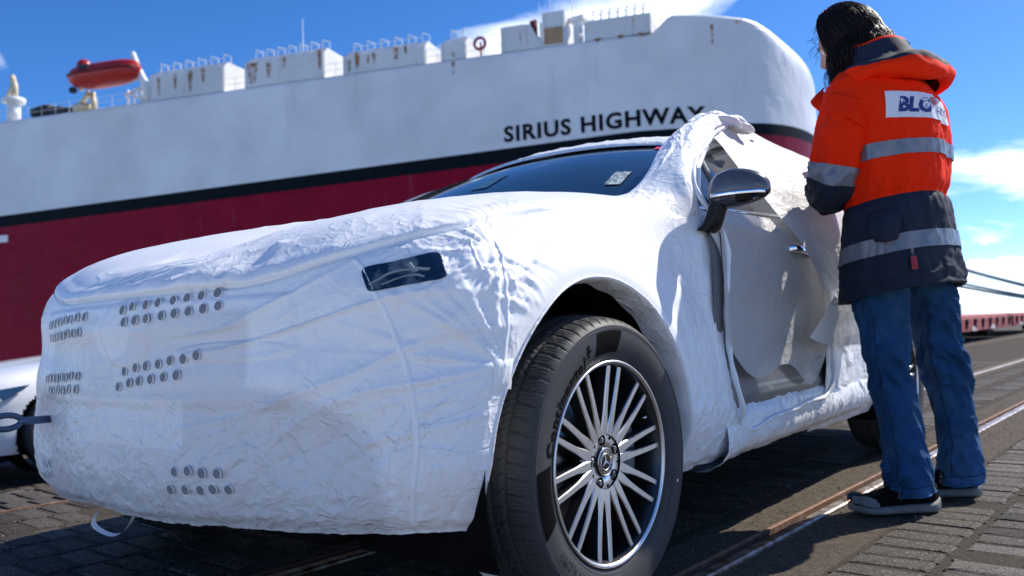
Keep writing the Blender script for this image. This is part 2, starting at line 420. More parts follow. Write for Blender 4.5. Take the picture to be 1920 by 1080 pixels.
# --- film material: thin white non-woven/foil, slightly see-through, fine crinkle
def film(name, col=(.85, .855, .865), rough=.42, crinkle=1., translucent=.0, transp=.0, attr=False):
    m = mat(name, col, rough, spec=.45, noise=(3.5, .035)); t = m.node_tree; b = t.nodes['Principled BSDF']
    g = N(t, 'ShaderNodeTexCoord')
    last = None
    wn = N(t, 'ShaderNodeTexNoise'); wn.inputs['Scale'].default_value = 6; wn.inputs['Detail'].default_value = 3; t.links.new(g.outputs['Object'], wn.inputs['Vector'])
    wa = N(t, 'ShaderNodeVectorMath', operation='MULTIPLY_ADD'); t.links.new(wn.outputs['Color'], wa.inputs[0]); wa.inputs[1].default_value = (.16, .16, .16); t.links.new(g.outputs['Object'], wa.inputs[2])
    msk = N(t, 'ShaderNodeTexNoise'); msk.inputs['Scale'].default_value = 2.6; t.links.new(g.outputs['Object'], msk.inputs['Vector'])
    mr = N(t, 'ShaderNodeMapRange'); mr.inputs[1].default_value = .36; mr.inputs[2].default_value = .60; mr.inputs[3].default_value = .2; mr.inputs[4].default_value = 1; t.links.new(msk.outputs[0], mr.inputs[0])
    stren = mr.outputs[0]
    if attr:
        aa = N(t, 'ShaderNodeAttribute'); aa.attribute_name = 'crinkle'; mm = N(t, 'ShaderNodeMath', operation='MULTIPLY'); t.links.new(stren, mm.inputs[0]); t.links.new(aa.outputs['Fac'], mm.inputs[1]); stren = mm.outputs[0]
    for sc, dist, st, ex in ((9, .0050, (1, 1, .45), 7), (15, .0036, (.4, 1, 1.2), 6), (30, .0022, (1, .5, .8), 4), (70, .0010, (1, 1, 1), 3)):
        mp = N(t, 'ShaderNodeMapping'); mp.inputs['Scale'].default_value = st; mp.inputs['Rotation'].default_value = (sc * .37, sc * .23, sc * .17); t.links.new(wa.outputs[0], mp.inputs[0])
        v = N(t, 'ShaderNodeTexNoise'); v.inputs['Scale'].default_value = sc; v.inputs['Detail'].default_value = 1.5; v.inputs['Distortion'].default_value = .4; t.links.new(mp.outputs[0], v.inputs['Vector'])
        m1 = N(t, 'ShaderNodeMath', operation='SUBTRACT'); m1.inputs[1].default_value = .5; t.links.new(v.outputs[0], m1.inputs[0])
        m2 = N(t, 'ShaderNodeMath', operation='ABSOLUTE'); t.links.new(m1.outputs[0], m2.inputs[0])
        m3 = N(t, 'ShaderNodeMath', operation='MULTIPLY_ADD', use_clamp=True); m3.inputs[1].default_value = -3.2; m3.inputs[2].default_value = 1; t.links.new(m2.outputs[0], m3.inputs[0])
        m4 = N(t, 'ShaderNodeMath', operation='POWER'); m4.inputs[1].default_value = ex; t.links.new(m3.outputs[0], m4.inputs[0])
        u = N(t, 'ShaderNodeBump'); u.inputs['Distance'].default_value = dist * crinkle; t.links.new(m4.outputs[0], u.inputs['Height']); t.links.new(stren, u.inputs['Strength'])
        if last: t.links.new(last, u.inputs['Normal'])
        last = u.outputs[0]
    t.links.new(last, b.inputs['Normal'])
    out = t.nodes['Material Output']; sh = b.outputs[0]
    if translucent:
        tr = N(t, 'ShaderNodeBsdfTranslucent'); tr.inputs[0].default_value = (*col, 1); t.links.new(last, tr.inputs['Normal'])
        x = N(t, 'ShaderNodeMixShader'); x.inputs[0].default_value = translucent; t.links.new(sh, x.inputs[1]); t.links.new(tr.outputs[0], x.inputs[2]); sh = x.outputs[0]
    if transp:
        tr = N(t, 'ShaderNodeBsdfTransparent'); x = N(t, 'ShaderNodeMixShader'); x.inputs[0].default_value = transp
        t.links.new(sh, x.inputs[1]); t.links.new(tr.outputs[0], x.inputs[2]); sh = x.outputs[0]
    t.links.new(sh, out.inputs[0]); return m
M_FILM = film('white_film', rough=.36, crinkle=.42)
def backed_shaded(m):      # film greyed per vertex: dark grille behind, soft lower-bumper shade painted in
    t = m.node_tree; b = t.nodes['Principled BSDF']; a = N(t, 'ShaderNodeAttribute'); a.attribute_name = 'backing_shade'; l = b.inputs['Base Color'].links[0].from_socket
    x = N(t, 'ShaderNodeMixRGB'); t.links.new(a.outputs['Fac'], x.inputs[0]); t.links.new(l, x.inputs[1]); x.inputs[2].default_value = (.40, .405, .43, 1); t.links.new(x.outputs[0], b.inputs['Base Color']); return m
M_FILM_FRONT = backed_shaded(film('white_film_front', rough=.34, crinkle=.48, attr=True))
M_FILM_HOOD = film('white_film_taut', rough=.33, crinkle=.8, attr=True)
M_FILM_DOOR = film('sheer_film', (.90, .90, .89), .5, .30, translucent=.34, transp=.04)
M_TAPE = mat('white_tape', (.86, .87, .88), .35, noise=(40, .03))
M_GREYFILM = mat('grey_mesh', (.19, .20, .22), .7, noise=(150, .3))
M_LAMPWIN = mat('lamp_window_film', (.008, .022, .050), .12, coat=.6, var=((.17, .20, .23), 11, .54, .66), bump=(30, .0018))

COVER = empty('protective_cover', (CARX, CARY, 0), label='white wrinkled transport cover wrapped over the hood, front and side of the large car', cat='car cover')

def sub(Sg, keep, name, m, parent, lip=None):
    n, k = Sg.shape[:2]; Fq = gridF(n, k, flip=True); cen = keep.reshape(-1)[Fq].all(axis=1); Fq = Fq[cen]
    used = np.unique(Fq); remap = -np.ones(n * k, int); remap[used] = np.arange(len(used))
    return obj(name, Sg.reshape(-1, 3)[used], remap[Fq], m, parent)

# cut the wheel openings: snap the rim of the cut to the arch curve
ic = int(np.argmin(np.abs(XV - TV[CREASE_ROW])))
for side in (-1, 1):
    X, Y, Z = S1[..., 0], S1[..., 1], S1[..., 2]
    msk = (Y * side > .70) & (V2 < .66)
    rw = np.hypot(X - AC, Z - AZ); ra = arch_r(X, Z)
    wdt = .0035 if side < 0 else .009
    sn = msk & (np.abs(rw - ra) < wdt)
    S1[..., 0][sn] = (AC + (X - AC) * ra / rw)[sn]; S1[..., 2][sn] = (AZ + (Z - AZ) * ra / rw)[sn]
X, Y, Z = S1[..., 0], S1[..., 1], S1[..., 2]
rw = np.hypot(X - AC, Z - AZ); ra = arch_r(X, Z)
cut = (np.abs(Y) > .70) & (V2 < .66) & (rw < ra - 1e-4)
below = (np.abs(Y) > .70) & (np.abs(X - AC) < .384) & (Z < AZ)
keepv = ~(cut | below)
vi = np.arange(len(XV))[None, :] + 0 * U2.astype(int)
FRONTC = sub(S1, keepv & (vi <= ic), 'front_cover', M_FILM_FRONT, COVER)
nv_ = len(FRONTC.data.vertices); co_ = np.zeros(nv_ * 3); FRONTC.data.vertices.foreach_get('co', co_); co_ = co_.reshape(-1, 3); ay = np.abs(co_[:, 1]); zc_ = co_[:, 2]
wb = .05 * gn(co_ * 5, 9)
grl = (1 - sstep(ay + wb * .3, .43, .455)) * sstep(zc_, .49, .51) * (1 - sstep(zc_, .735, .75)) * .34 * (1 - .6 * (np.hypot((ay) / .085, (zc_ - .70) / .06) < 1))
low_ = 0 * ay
q_ = np.abs((ay - .28) / .49) ** 3 + np.abs((zc_ - .35) / .235) ** 3; low_shade = (1 - sstep(q_ + wb, .75, 1.05)) * .42 * (co_[:, 0] < -.40)  # soft-edged shade of the lower bumper, painted into the film colour
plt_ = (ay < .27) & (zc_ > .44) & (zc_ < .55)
bk = np.clip(np.maximum(np.maximum(grl, low_), low_shade), 0, 1) * (1 - .5 * plt_)
low_c = 1 - sstep(zc_, .40, .68); front_c = sstep(-co_[:, 0], .40, .52)
ck = np.clip(.12 + .9 * low_c + .35 * front_c + .9 * np.exp(-((co_[:, 0] + .42) / .09) ** 2) * (co_[:, 1] < 0) + .5 * sstep(co_[:, 0], .34, .50), 0, 1)
ck *= 1 - .8 * sstep(zc_, .56, .75) * (np.hypot(co_[:, 0] - AC, zc_ - AZ) < .62)
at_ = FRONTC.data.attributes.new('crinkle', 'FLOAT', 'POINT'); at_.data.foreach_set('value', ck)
at_ = FRONTC.data.attributes.new('backing_shade', 'FLOAT', 'POINT'); at_.data.foreach_set('value', bk)
HOODC = sub(S1, vi >= ic, 'hood_cover', M_FILM_HOOD, COVER)
nh_ = len(HOODC.data.vertices); ch_ = np.zeros(nh_ * 3); HOODC.data.vertices.foreach_get('co', ch_); ch_ = ch_.reshape(-1, 3)
at_ = HOODC.data.attributes.new('crinkle', 'FLOAT', 'POINT'); at_.data.foreach_set('value', np.clip(.08 + .28 * sstep(-ch_[:, 0], .30, .48) * sstep(-ch_[:, 1], -.2, .2), 0, 1))
tag(HOODC, 'taut white film over the hood with a lip of slack folds at its front edge')
# rolled edge of the film round the near wheel opening
a = np.linspace(rad(-38), rad(216), 120); V = []
def side_y(x, z, dflt=-.94, side=-1):
    m = (S1[..., 1] * side > .6) & (V2 < .72)
    dd = np.where(m, (X - x) ** 2 + (Z - z) ** 2, 9); k = np.unravel_index(np.argmin(dd), dd.shape); return S1[k][1]
for side in (-1, 1):
    V = []; aa = a if side < 0 else a[::4]
    for th in aa:
        for (dr, dy) in ((.003, 0), (.002, .0035), (-.001, .004), (-.006, -.004), (-.010, -.03), (-.012, -.07)):
            x = AC + cos(th); z = AZ + sin(th); r = float(arch_r(np.array(x), np.array(z))) + dr + .003 * sin(th * 23) * (dy < -.01)
            x = AC + r * cos(th); z = AZ + r * sin(th)
            if len(V) % 6 == 0: yb = side_y(AC + (r + .01) * cos(th), AZ + (r + .01) * sin(th), side=side)
            V.append((x, yb + side * dy, z))
    obj('arch_lip', V, gridF(len(aa), 6), M_FILM, COVER)

# helper: a spot of the film by its (u, v)
def at_uv(u, v, off=0.):
    fu = np.interp(u, XU, np.arange(len(XU))); fv = np.interp(v, XV, np.arange(len(XV)))
    i, j = int(min(fu, len(XU) - 2)), int(min(fv, len(XV) - 2)); a, b = fu - i, fv - j
    def g(A): return (A[i, j] * (1 - a) + A[i + 1, j] * a) * (1 - b) + (A[i, j + 1] * (1 - a) + A[i + 1, j + 1] * a) * b
    return g(S1) + g(N0) * off, g(N0)
def ribbon(name, uvs, w, m, off=.0015, n=60, label=None):
    t = np.linspace(0, 1, len(uvs)); q = nspline(t, np.array(uvs), np.linspace(0, 1, n)); V = []
    for i in range(n):
        d = q[min(i + 1, n - 1)] - q[max(i - 1, 0)]; d = d / np.linalg.norm(d); pr = np.array([-d[1], d[0]])
        for k, (s, o) in enumerate(((-1, -.001), (-.8, off), (0, off + .0008), (.8, off), (1, -.001))):
            p, _ = at_uv(*(q[i] + pr * s * w / 2), o); V.append(p)
    o = obj(name, V, gridF(n, 5), m, COVER)
    if label: tag(o, label)
    return o
ribbon('seam_tape', [(1.261, .672), (1.231, .612), (1.188, .473), (1.158, .368), (1.146, .306), (1.140, .191), (1.176, .024)], .012, M_TAPE, label='long welded seam running down the front corner from the hood edge')
ribbon('seam_tape', [(.964, .626), (.958, .574), (.964, .502), (.982, .387), (.99, .345)], .010, M_TAPE, label='short welded seam ahead of the wheel opening')
ribbon('seam_tape', [(1.03, .648), (1.02, .60), (1.012, .565)], .008, M_TAPE, label='short seam beside the lamp window')
ribbon('seam_tape', [(TU[-1] - 1.261, .672), (TU[-1] - 1.158, .368), (TU[-1] - 1.176, .024)], .012, M_TAPE)
# gather tab
V = []
for i in range(10):
    for j in range(8):
        u = .957 + .05 * i / 9; v = .325 + .062 * j / 7
        e = math.sin(pi * i / 9) ** .4 * math.sin(pi * j / 7) ** .4
        V.append(at_uv(u, v, .0005 + .008 * e * (.7 + .3 * sin(i * 2.1 + j)))[0])
tag(obj('gather_tab', V, gridF(10, 8), M_TAPE, COVER), 'small square tab where the folds are gathered')
# clear window over the head lamp (near and far)
def window(flip=False):
    c = [(1.246, .640), (1.092, .634), (1.078, .560), (1.226, .562)]; n = 22; V = []
    for i in range(n):
        for j in range(n):
            a, b = -1 + 2 * i / (n - 1), -1 + 2 * j / (n - 1)
            k = 9; L = (abs(a) ** k + abs(b) ** k) ** (1 / k); mxx = max(abs(a), abs(b)) or 1; s = mxx / L if L > 0 else 1
            p, q = (a * s + 1) / 2, (b * s + 1) / 2
            u = (c[0][0] * (1 - p) + c[1][0] * p) * (1 - q) + (c[3][0] * (1 - p) + c[2][0] * p) * q
            v = (c[0][1] * (1 - p) + c[1][1] * p) * (1 - q) + (c[3][1] * (1 - p) + c[2][1] * p) * q
            if flip: u = TU[-1] - u
            V.append(at_uv(u, v, .0022)[0])
    return obj('lamp_window', V, gridF(n, n, flip=flip), M_LAMPWIN, COVER)
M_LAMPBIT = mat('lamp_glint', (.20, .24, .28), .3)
ribbon('lamp_glint_strip', [(1.225, .585), (1.17, .606), (1.11, .590)], .007, M_LAMPBIT, off=.0040, n=24); ribbon('lamp_glint_strip', [(1.20, .577), (1.15, .586), (1.12, .574)], .005, M_LAMPBIT, off=.0040, n=20); ribbon('lamp_glint_strip', [(1.150, .620), (1.135, .590)], .009, M_LAMPBIT, off=.0040, n=8)  # pale strips: glints on the lamp parts, painted as colour
tag(window(), 'dark clear window in the film over the near head lamp'); window(True)

# ventilation holes: a crimped ring of film with grey mesh behind
def hole_mesh():
    n = 14; mb = MB(); V = []
    prof = [(.0112, -.002), (.0109, .0004), (.0104, .0006), (.0100, .0)]
    mb.lathe(prof, n, axis='z'); return mb
hm_ring = mesh('vent_rim', np.concatenate(hole_mesh().V), hole_mesh().F)
dv_, df_ = [(0, 0, .0004)] + [(.0102 * cos(2 * pi * k / 14), .0102 * sin(2 * pi * k / 14), .0002) for k in range(14)], [(0, 1 + k, 1 + (k + 1) % 14) for k in range(14)]
hm_disc = mesh('vent_hole', dv_, df_)
def hole(y, z, sx=1.0):
    m = (V2 < TV[CREASE_ROW]) & (S0[..., 0] < -.3)
    dd = np.where(m, (S1[..., 1] - y) ** 2 + (S1[..., 2] - z) ** 2, 9); k = np.unravel_index(np.argmin(dd), dd.shape)
    nrm = Vector(N0[k]); p = Vector(S1[k]) + nrm * .0042
    q = nrm.to_track_quat('Z', 'Y')
    o = link('vent_hole', hm_disc, M_GREYFILM, COVER); o.location = p; o.rotation_mode = 'QUATERNION'; o.rotation_quaternion = q
    s = random.uniform(1.03, 1.14); o.scale = (s * random.uniform(.95, 1.0), s, 1)
    r = link('vent_rim', hm_ring, M_FILM_HOOD, o)
    return o
def row(y0, z0, y1, z1, n):
    for i in range(n): hole(y0 + (y1 - y0) * i / (n - 1) + random.uniform(-.001, .001), z0 + (z1 - z0) * i / (n - 1) + random.uniform(-.001, .001))
row(-.057, .755, -.358, .779, 8); row(-.072, .725, -.375, .750, 8)
row(-.062, .612, -.318, .645, 7); row(-.038, .577, -.260, .603, 6)
row(-.248, .392, -.370, .394, 4); row(-.224, .352, -.392, .357, 5)
row(.140, .745, .470, .733, 8); row(.165, .708, .465, .698, 8)
row(.180, .598, .475, .585, 8); row(.184, .566, .440, .555, 6)
row(.53, .345, .62, .335, 3); row(.55, .31, .655, .30, 4)
# hanging strap loop under the front edge
st = MB(); P = nspline(np.linspace(0, 1, 6), np.array([(-.70, .13, .262), (-.712, .125, .235), (-.70, .09, .215), (-.69, .05, .214), (-.68, .02, .235), (-.67, .01, .262)]), np.linspace(0, 1, 24))
V = []
for p in P: V += [(p[0] - .006, p[1], p[2] - .002), (p[0] + .008, p[1] + .004, p[2] + .002)]
tag(obj('strap', V, gridF(24, 2), M_TAPE, COVER), 'loose white strap hanging in a loop below the front edge')
# ------------------------------------------------------------------ the covered car itself
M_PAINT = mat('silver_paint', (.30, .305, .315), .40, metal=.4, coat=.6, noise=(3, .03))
M_BLACK = mat('black_plastic', (.008, .008, .009), .45, spec=.3, noise=(60, .2), bump=(400, .0002))
M_GLOSSBLACK = mat('gloss_black', (.008, .008, .009), .12, coat=.5)
M_UNDER = mat('underbody', (.006, .006, .006), .9, spec=.05, noise=(12, .4))
M_CHROME = mat('chrome', (.8, .8, .82), .12, metal=1.)
M_GLASS = mat('tinted_glass', (.010, .022, .034), .04, spec=.6, coat=.2, noise=(1.2, .25))
M_RUB = mat('rubber', (.052, .052, .054), .55, spec=.25, noise=(25, .10), bump=(900, .00015), rvar=.1)
M_RUBDK = mat('rubber_dark', (.003, .003, .0035), .8, spec=.06)
M_RUBLT = mat('rubber_outline', (.024, .024, .026), .4)
M_FACE = mat('machined_alloy', (.66, .66, .67), .36, metal=1., noise=(60, .06), rvar=.05)
M_RIMDK = mat('dark_alloy', (.075, .078, .085), .35, metal=.85)
M_DISC = mat('brake_disc', (.22, .22, .23), .4, metal=1., noise=(30, .1))
M_CALI = mat('brake_caliper', (.12, .13, .14), .5, metal=.3)
M_BEAD = mat('white_bead', (.84, .85, .86), .3, coat=.2)

CAR = empty('car', (CARX, CARY, 0), label='large silver car wrapped in white transport film with one door left bare', cat='car')

# inner skin of nose and hood just below the film
Gn, _ = loft(NETG, 90, 46); Nn = -normals(Gn); In = Gn - Nn * .035
kk = ~((np.abs(In[..., 1]) > .68) & (np.hypot(In[..., 0] - AC, In[..., 2] - AZ) < .41)) & ~((np.abs(In[..., 1]) > .68) & (np.abs(In[..., 0] - AC) < .40) & (In[..., 2] < AZ))
sub(In, kk, 'front_body', M_PAINT, CAR)

# side body from the door seam back
BX = np.array([.62, .90, 1.3, 1.7, 2.2, 2.84, 3.25, 3.55, 3.72])
def body_rows(i, side=-1):
    x = BX[i]; t = max(0, (x - 3.2) / .52); w = 1 - .10 * t ** 2
    belt = np.interp(x, [.6, 1.3, 2.2, 2.84, 3.4, 3.72], [1.018, 1.052, 1.075, 1.09, 1.07, .99])
    R = [(.24, .835), (.33, .895), (.45, .915), (.62, .925), (.80, .928), (belt - .06, .905), (belt, .868)]
    if x > 3.5: R = [(.30 + .0 * x, .835)] + R[1:]
    return [(x, side * y * w, z) for z, y in R]
def side_surface(side, x0, x1, nu, nv, off=0.):
    G = np.array([body_rows(i, side) for i in range(len(BX))])
    _, (tu, tv) = loft(G, 4, 4)
    xu = np.interp(np.linspace(x0, x1, nu), BX, tu)
    S, _ = loft(G, 0, 0, tu, tv, xu, np.linspace(0, tv[-1], nv))
    n = normals(S); n = n * np.sign(n[..., 1:2] * side)
    return S + n * off, n
RWX = 2.86
def wheel_keep(S, r=.405): return ~((np.hypot(S[..., 0] - RWX, S[..., 2] - .368) < r) | ((np.abs(S[..., 0] - RWX) < r) & (S[..., 2] < .368)))
for side in (-1, 1):
    # front door, rear door, rear quarter: separate panels with open shut lines
    for nm, a, b in (('front_door', .625, 1.66), ('rear_door', 1.672, 2.44), ('rear_quarter', 2.452, 3.72)):
        S, n = side_surface(side, a, b, 90 if b > 3 else 40, 40)
        if nm != 'rear_quarter':   # a body crease low on the doors
            S = S + n * (.006 * np.exp(-((S[..., 2] - .43) / .03) ** 2) - .008 * np.exp(-((S[..., 2] - .56) / .10) ** 2))[..., None]
        o = sub(S if side > 0 else S[::-1], wheel_keep(S if side > 0 else S[::-1]), nm, M_PAINT, CAR)
        if nm == 'front_door' and side < 0: DOOR = o; o.data.materials.clear(); o.data.materials.append(mat('door_silver_shaded', (.15, .15, .155), .42, metal=.35, coat=.4)); tag(o, 'bare silver front door behind a loose sheer film')  # near front door: shade painted in as a darker copy of the silver
    b = MB(); S, n = side_surface(side, .60, 3.7, 30, 12, -.03)
    sub(S if side > 0 else S[::-1], wheel_keep(S if side > 0 else S[::-1]), 'inner_sill', M_UNDER, CAR)
# door handle (near)
hb = MB(); P = np.array([[1.235, -.936, .925], [1.25, -.965, .926], [1.30, -.972, .922], [1.37, -.972, .918], [1.405, -.965, .915], [1.415, -.936, .914]])
V = []
for p in nspline(np.linspace(0, 1, 6), P, np.linspace(0, 1, 14)):
    for th in np.linspace(0, 2 * pi, 9)[:-1]: V.append((p[0], p[1] + .008 * cos(th), p[2] + .014 * sin(th)))
hb.add(V, gridF(14, 8, closed_v=True)); h = hb.build('door_handle', M_CHROME, DOOR, True)
hp = MB().lathe([(.0, .001), (.028, .0005), (.034, -.001)], 20, axis='y'); Vv = np.concatenate(hp.V); Vv[:, 0] *= 1.5; hp.V = [Vv + np.array([1.325, -.9275, .918])]
hp.build('handle_recess', M_BLACK, DOOR, True)

# greenhouse
EX = np.array([.62, .85, 1.28, 1.7, 2.2, 2.84, 3.25, 3.6])
def roof_edge(x): return np.interp(x, [.62, .85, 1.06, 1.28, 1.5, 1.8, 2.3, 2.84, 3.25, 3.6], [1.065, 1.18, 1.285, 1.355, 1.400, 1.430, 1.430, 1.39, 1.28, 1.10]), np.interp(x, [.62, .85, 1.28, 1.8, 2.84, 3.25, 3.6], [.80, .735, .64, .62, .61, .60, .62])
xs = np.linspace(1.26, 3.6, 40); V = []
for x in xs:
    z, y = roof_edge(x)
    for s in np.linspace(-1, 1, 25):
        cz = .062 if x < 2.9 else .062 - .03 * (x - 2.9)
        V.append((x - .05 * (1 - s * s) * sstep(-x, -1.9, -1.26), s * y * (1 if s < 0 else .86), z + cz * (1 - abs(s) ** 2.4)))
obj('roof', V, gridF(40, 25), M_PAINT, CAR)
V = []
for x in np.linspace(1.185, 3.6, 200):
    z, y = roof_edge(x)
    for s in np.linspace(-1.03, 1.03, 90):
        cz = .062 if x < 2.9 else .062 - .03 * (x - 2.9)
        V.append((x - .055 * (1 - s * s) * sstep(-x, -1.9, -1.26), s * y * (1 if s < 0 else .86), z + cz * (1 - abs(s) ** 2.4) + .012 - .012 * (x < 1.19)))
V = np.array(V).reshape(200, 90, 3); V[..., 2] += .012 * np.clip(ridge(V * np.array([4, 7, 0]), 3, 131, 1) - .4, 0, 1) * sstep(V[..., 0], 1.19, 1.24)
obj('roof_cover', V.reshape(-1, 3), gridF(200, 90), M_FILM, COVER)
V = []
for i, t in enumerate(np.linspace(0, 1, 22)):
    for s in np.linspace(-1, 1, 25):
        x = (.585 - .06 * (1 - s * s)) * (1 - t) + (1.26 - .055 * (1 - s * s)) * t
        y = s * ((.77 * (1 - t) + .615 * t) if s < 0 else (.68 * (1 - t) + .52 * t)); z = (1.06 + .04 * (1 - s * s)) * (1 - t) + (1.352 + .052 * (1 - abs(s) ** 2.4)) * t + .022 * sin(pi * t)
        V.append((x, y, z))
WS = obj('windshield', V, gridF(22, 25), M_GLASS, CAR)
def on_ws(s, t, off=.003):
    x = (.585 - .06 * (1 - s * s)) * (1 - t) + (1.26 - .055 * (1 - s * s)) * t
    y = s * ((.77 * (1 - t) + .615 * t) if s < 0 else (.68 * (1 - t) + .52 * t)); z = (1.06 + .04 * (1 - s * s)) * (1 - t) + (1.352 + .052 * (1 - abs(s) ** 2.4)) * t + .022 * sin(pi * t)
    return (x - off * .5, y, z + off)
def sticker(nm, s0, s1, t0, t1, m, par, lab, tilt=0.):
    V = [on_ws(s0 + (s1 - s0) * i / 4, t0 + (t1 - t0) * j / 4 + tilt * i) for i in range(5) for j in range(5)]
    o = obj(nm, V, gridF(5, 5), m, par); tag(o, lab); return o
M_PINK = mat('pink_label', (.75, .03, .17), .5); M_LABEL = mat('printed_label', (.55, .62, .60), .5, var=((.14, .2, .22), 55, .5, .53))
M_LABEL2 = mat('pale_label', (.05, .12, .18), .3, var=((.02, .07, .12), 30, .5, .6))
sticker('windshield_label', -.865, -.77, .80, .86, M_PINK, WS, 'pink label near the top corner of the glass', .002)
o_ = sticker('label_hole', -.835, -.805, .815, .838, M_GLASS, WS, 'dark square in the pink label', .002)
for v in o_.data.vertices: v.co.z += .0015
sticker('windshield_label', -.80, -.72, .17, .34, M_LABEL, WS, 'pale printed label in the lower near corner of the glass')
sticker('windshield_label', .02, .16, .30, .52, M_LABEL2, WS, 'large translucent sheet taped to the far side of the glass')
V = []
for t in np.linspace(-.05, 1.05, 60):
    for s in np.linspace(.87, 1.06, 8):
        p = on_ws(s, t, .016); V.append((p[0], p[1], p[2] - max(0, s - 1) * .8))
obj('far_pillar_wrap', V, gridF(60, 8), M_FILM, COVER)
# side glass, pillars and belt trim
for side in (-1, 1):
    S = []
    for x in np.linspace(.68, 3.45, 46):
        zb = np.interp(x, [.6, 1.3, 2.2, 2.84, 3.45], [1.02, 1.053, 1.075, 1.09, 1.075]); zt, yt = roof_edge(x)
        for q in np.linspace(0, 1, 8): S.append((x, side * ((.845) * (1 - q) + (yt + .0) * q + .015 * sin(pi * q)), zb * (1 - q) + (zt - .01) * q))
    g = obj('side_window', S, gridF(46, 8), M_GLASS, CAR)
    b = MB()
    for xa, w in ((1.62, .05), (2.55, .05)):
        zb = 1.06; zt, yt = roof_edge(xa)
        b.prism([(xa - w, zb), (xa + w, zb), (xa + w * .8, zt), (xa - w * .8, zt)], 0, .01)
    b.V = [np.stack([v[:, 0], side * (.862 - (v[:, 2] - 1.06) / .45 * .235 + v[:, 1]), v[:, 2]], 1) for v in b.V]
    b.build('window_pillar', M_GLOSSBLACK, CAR)
    tr = MB(); tr.tube([(x, side * .866, np.interp(x, [.6, 1.3, 2.2, 2.84, 3.4], [1.024, 1.058, 1.08, 1.095, 1.08])) for x in np.linspace(.64, 3.4, 24)], .0065, 6)
    tr.build('belt_trim', M_CHROME, CAR, True)
    tr = MB(); tr.tube([(x, side * (roof_edge(x)[1] + .012), roof_edge(x)[0] - .004) for x in np.linspace(.66, 3.5, 40)], .016, 7)
    tr.build('roof_rail_trim', M_PAINT, CAR, True)
# white window frame and small quarter pane at the front of the near side glass
fr = MB(); fr.tube([(.66, -.862, 1.035), (.70, -.852, 1.09), (.82, -.80, 1.185), (1.0, -.745, 1.28), (1.14, -.70, 1.35)], [.010, .013, .015, .015, .012], 8)
fr.build('window_frame', M_BEAD, CAR, True)
fr = MB(); fr.tube([(.88, -.865, 1.04), (.89, -.83, 1.12), (.915, -.775, 1.215)], .011, 8); fr.build('quarter_light_bar', M_GREYFILM, CAR, True)
fr = MB(); fr.tube([(.655, -.878, 1.03), (.66, -.868, 1.09), (.76, -.82, 1.165), (.95, -.765, 1.262), (1.12, -.712, 1.345)], .005, 6); fr.build('window_seal', mat('green_black_seal', (.004, .030, .026), .4), CAR, True)

# tail, floor, wheel housings
G = []
V = []
for i, z in enumerate((.30, .5, .8, 1.0)):
    for s in np.linspace(-1, 1, 21): V.append((3.70 + .10 * (1 - abs(s) ** 3) - (.06 if z > .9 else 0), s * .83, z))
obj('rear_bumper', V, gridF(4, 21, flip=True), M_PAINT, CAR)
V = []
for (x, z) in ((3.74, 1.0), (3.72, 1.08), (3.6, 1.13)):
    for s in np.linspace(-1, 1, 21): V.append((x + .05 * (1 - abs(s) ** 3), s * (.80 if z < 1.1 else .62), z + .06 * (1 - abs(s) ** 2.4) * (z > 1.05)))
obj('tailgate', V, gridF(3, 21, flip=True), M_PAINT, CAR)
fl = MB(); fl.box((1.6, 0, .235), (3.9, 1.20, .05), bev=.02); fl.box((-.38, .0, .252), (.34, 1.15, .05), bev=.02); fl.box((1.43, 0, .24), (1.9, 1.62, .05), bev=.02)
fl.box((1.2, .62, .2), (.9, .16, .05), bev=.02)
fl.build('floor_pan', M_UNDER, CAR)
for cx_ in (AC, RWX):
    for side in (-1, 1):
        V = []
        for th in np.linspace(rad(-25), rad(205), 30):
            for y in (.915, .80, .62, .50): V.append((cx_ + (.418 if y > .9 else .412) * cos(th), side * y, .368 + .43 * sin(th)))
        mb = MB().add(V, gridF(30, 4)); V = [(cx_, side * .52, .40)] + [(cx_ + .41 * cos(t), side * .51, .368 + .42 * sin(t)) for t in np.linspace(rad(-25), rad(205), 30)]
        mb.add(V, [(0, i, i + 1) for i in range(1, 30)])
        mb.build('wheel_housing', M_UNDER, CAR, True)
sp = MB().lathe([(.0, 0), (.026, 0), (.032, .015), (.032, .04), (.022, .05), (.022, .20)], 14, (-.10, -.66, .715)); sp.build('suspension_strut', M_CALI, CAR, True)
sp = MB(); sp.tube([(-.1, -.66, .92), (-.1, -.66, .77)], .05, 14); sp.build('strut_tower', M_UNDER, CAR, True)
# tow eye screwed into the nose
te = MB(); te.tube([(-.62, .545, .468), (-.70, .548, .470), (-.705, .549, .471)], .011, 10)
te.tube([(-.742 + .040 * cos(a), .549 + .0 * a, .471 + .019 * sin(a)) for a in np.linspace(0, 2 * pi, 25)[:-1]], .0085, 8, closed=True)
te.V[-1][:, 2] = .471 + (te.V[-1][:, 2] - .471) * 1.0
tag(te.build('tow_eye', mat('blue_grey_steel', (.10, .15, .24), .45, metal=.5, noise=(40, .2)), CAR, True), 'steel towing eye sticking out of the nose')

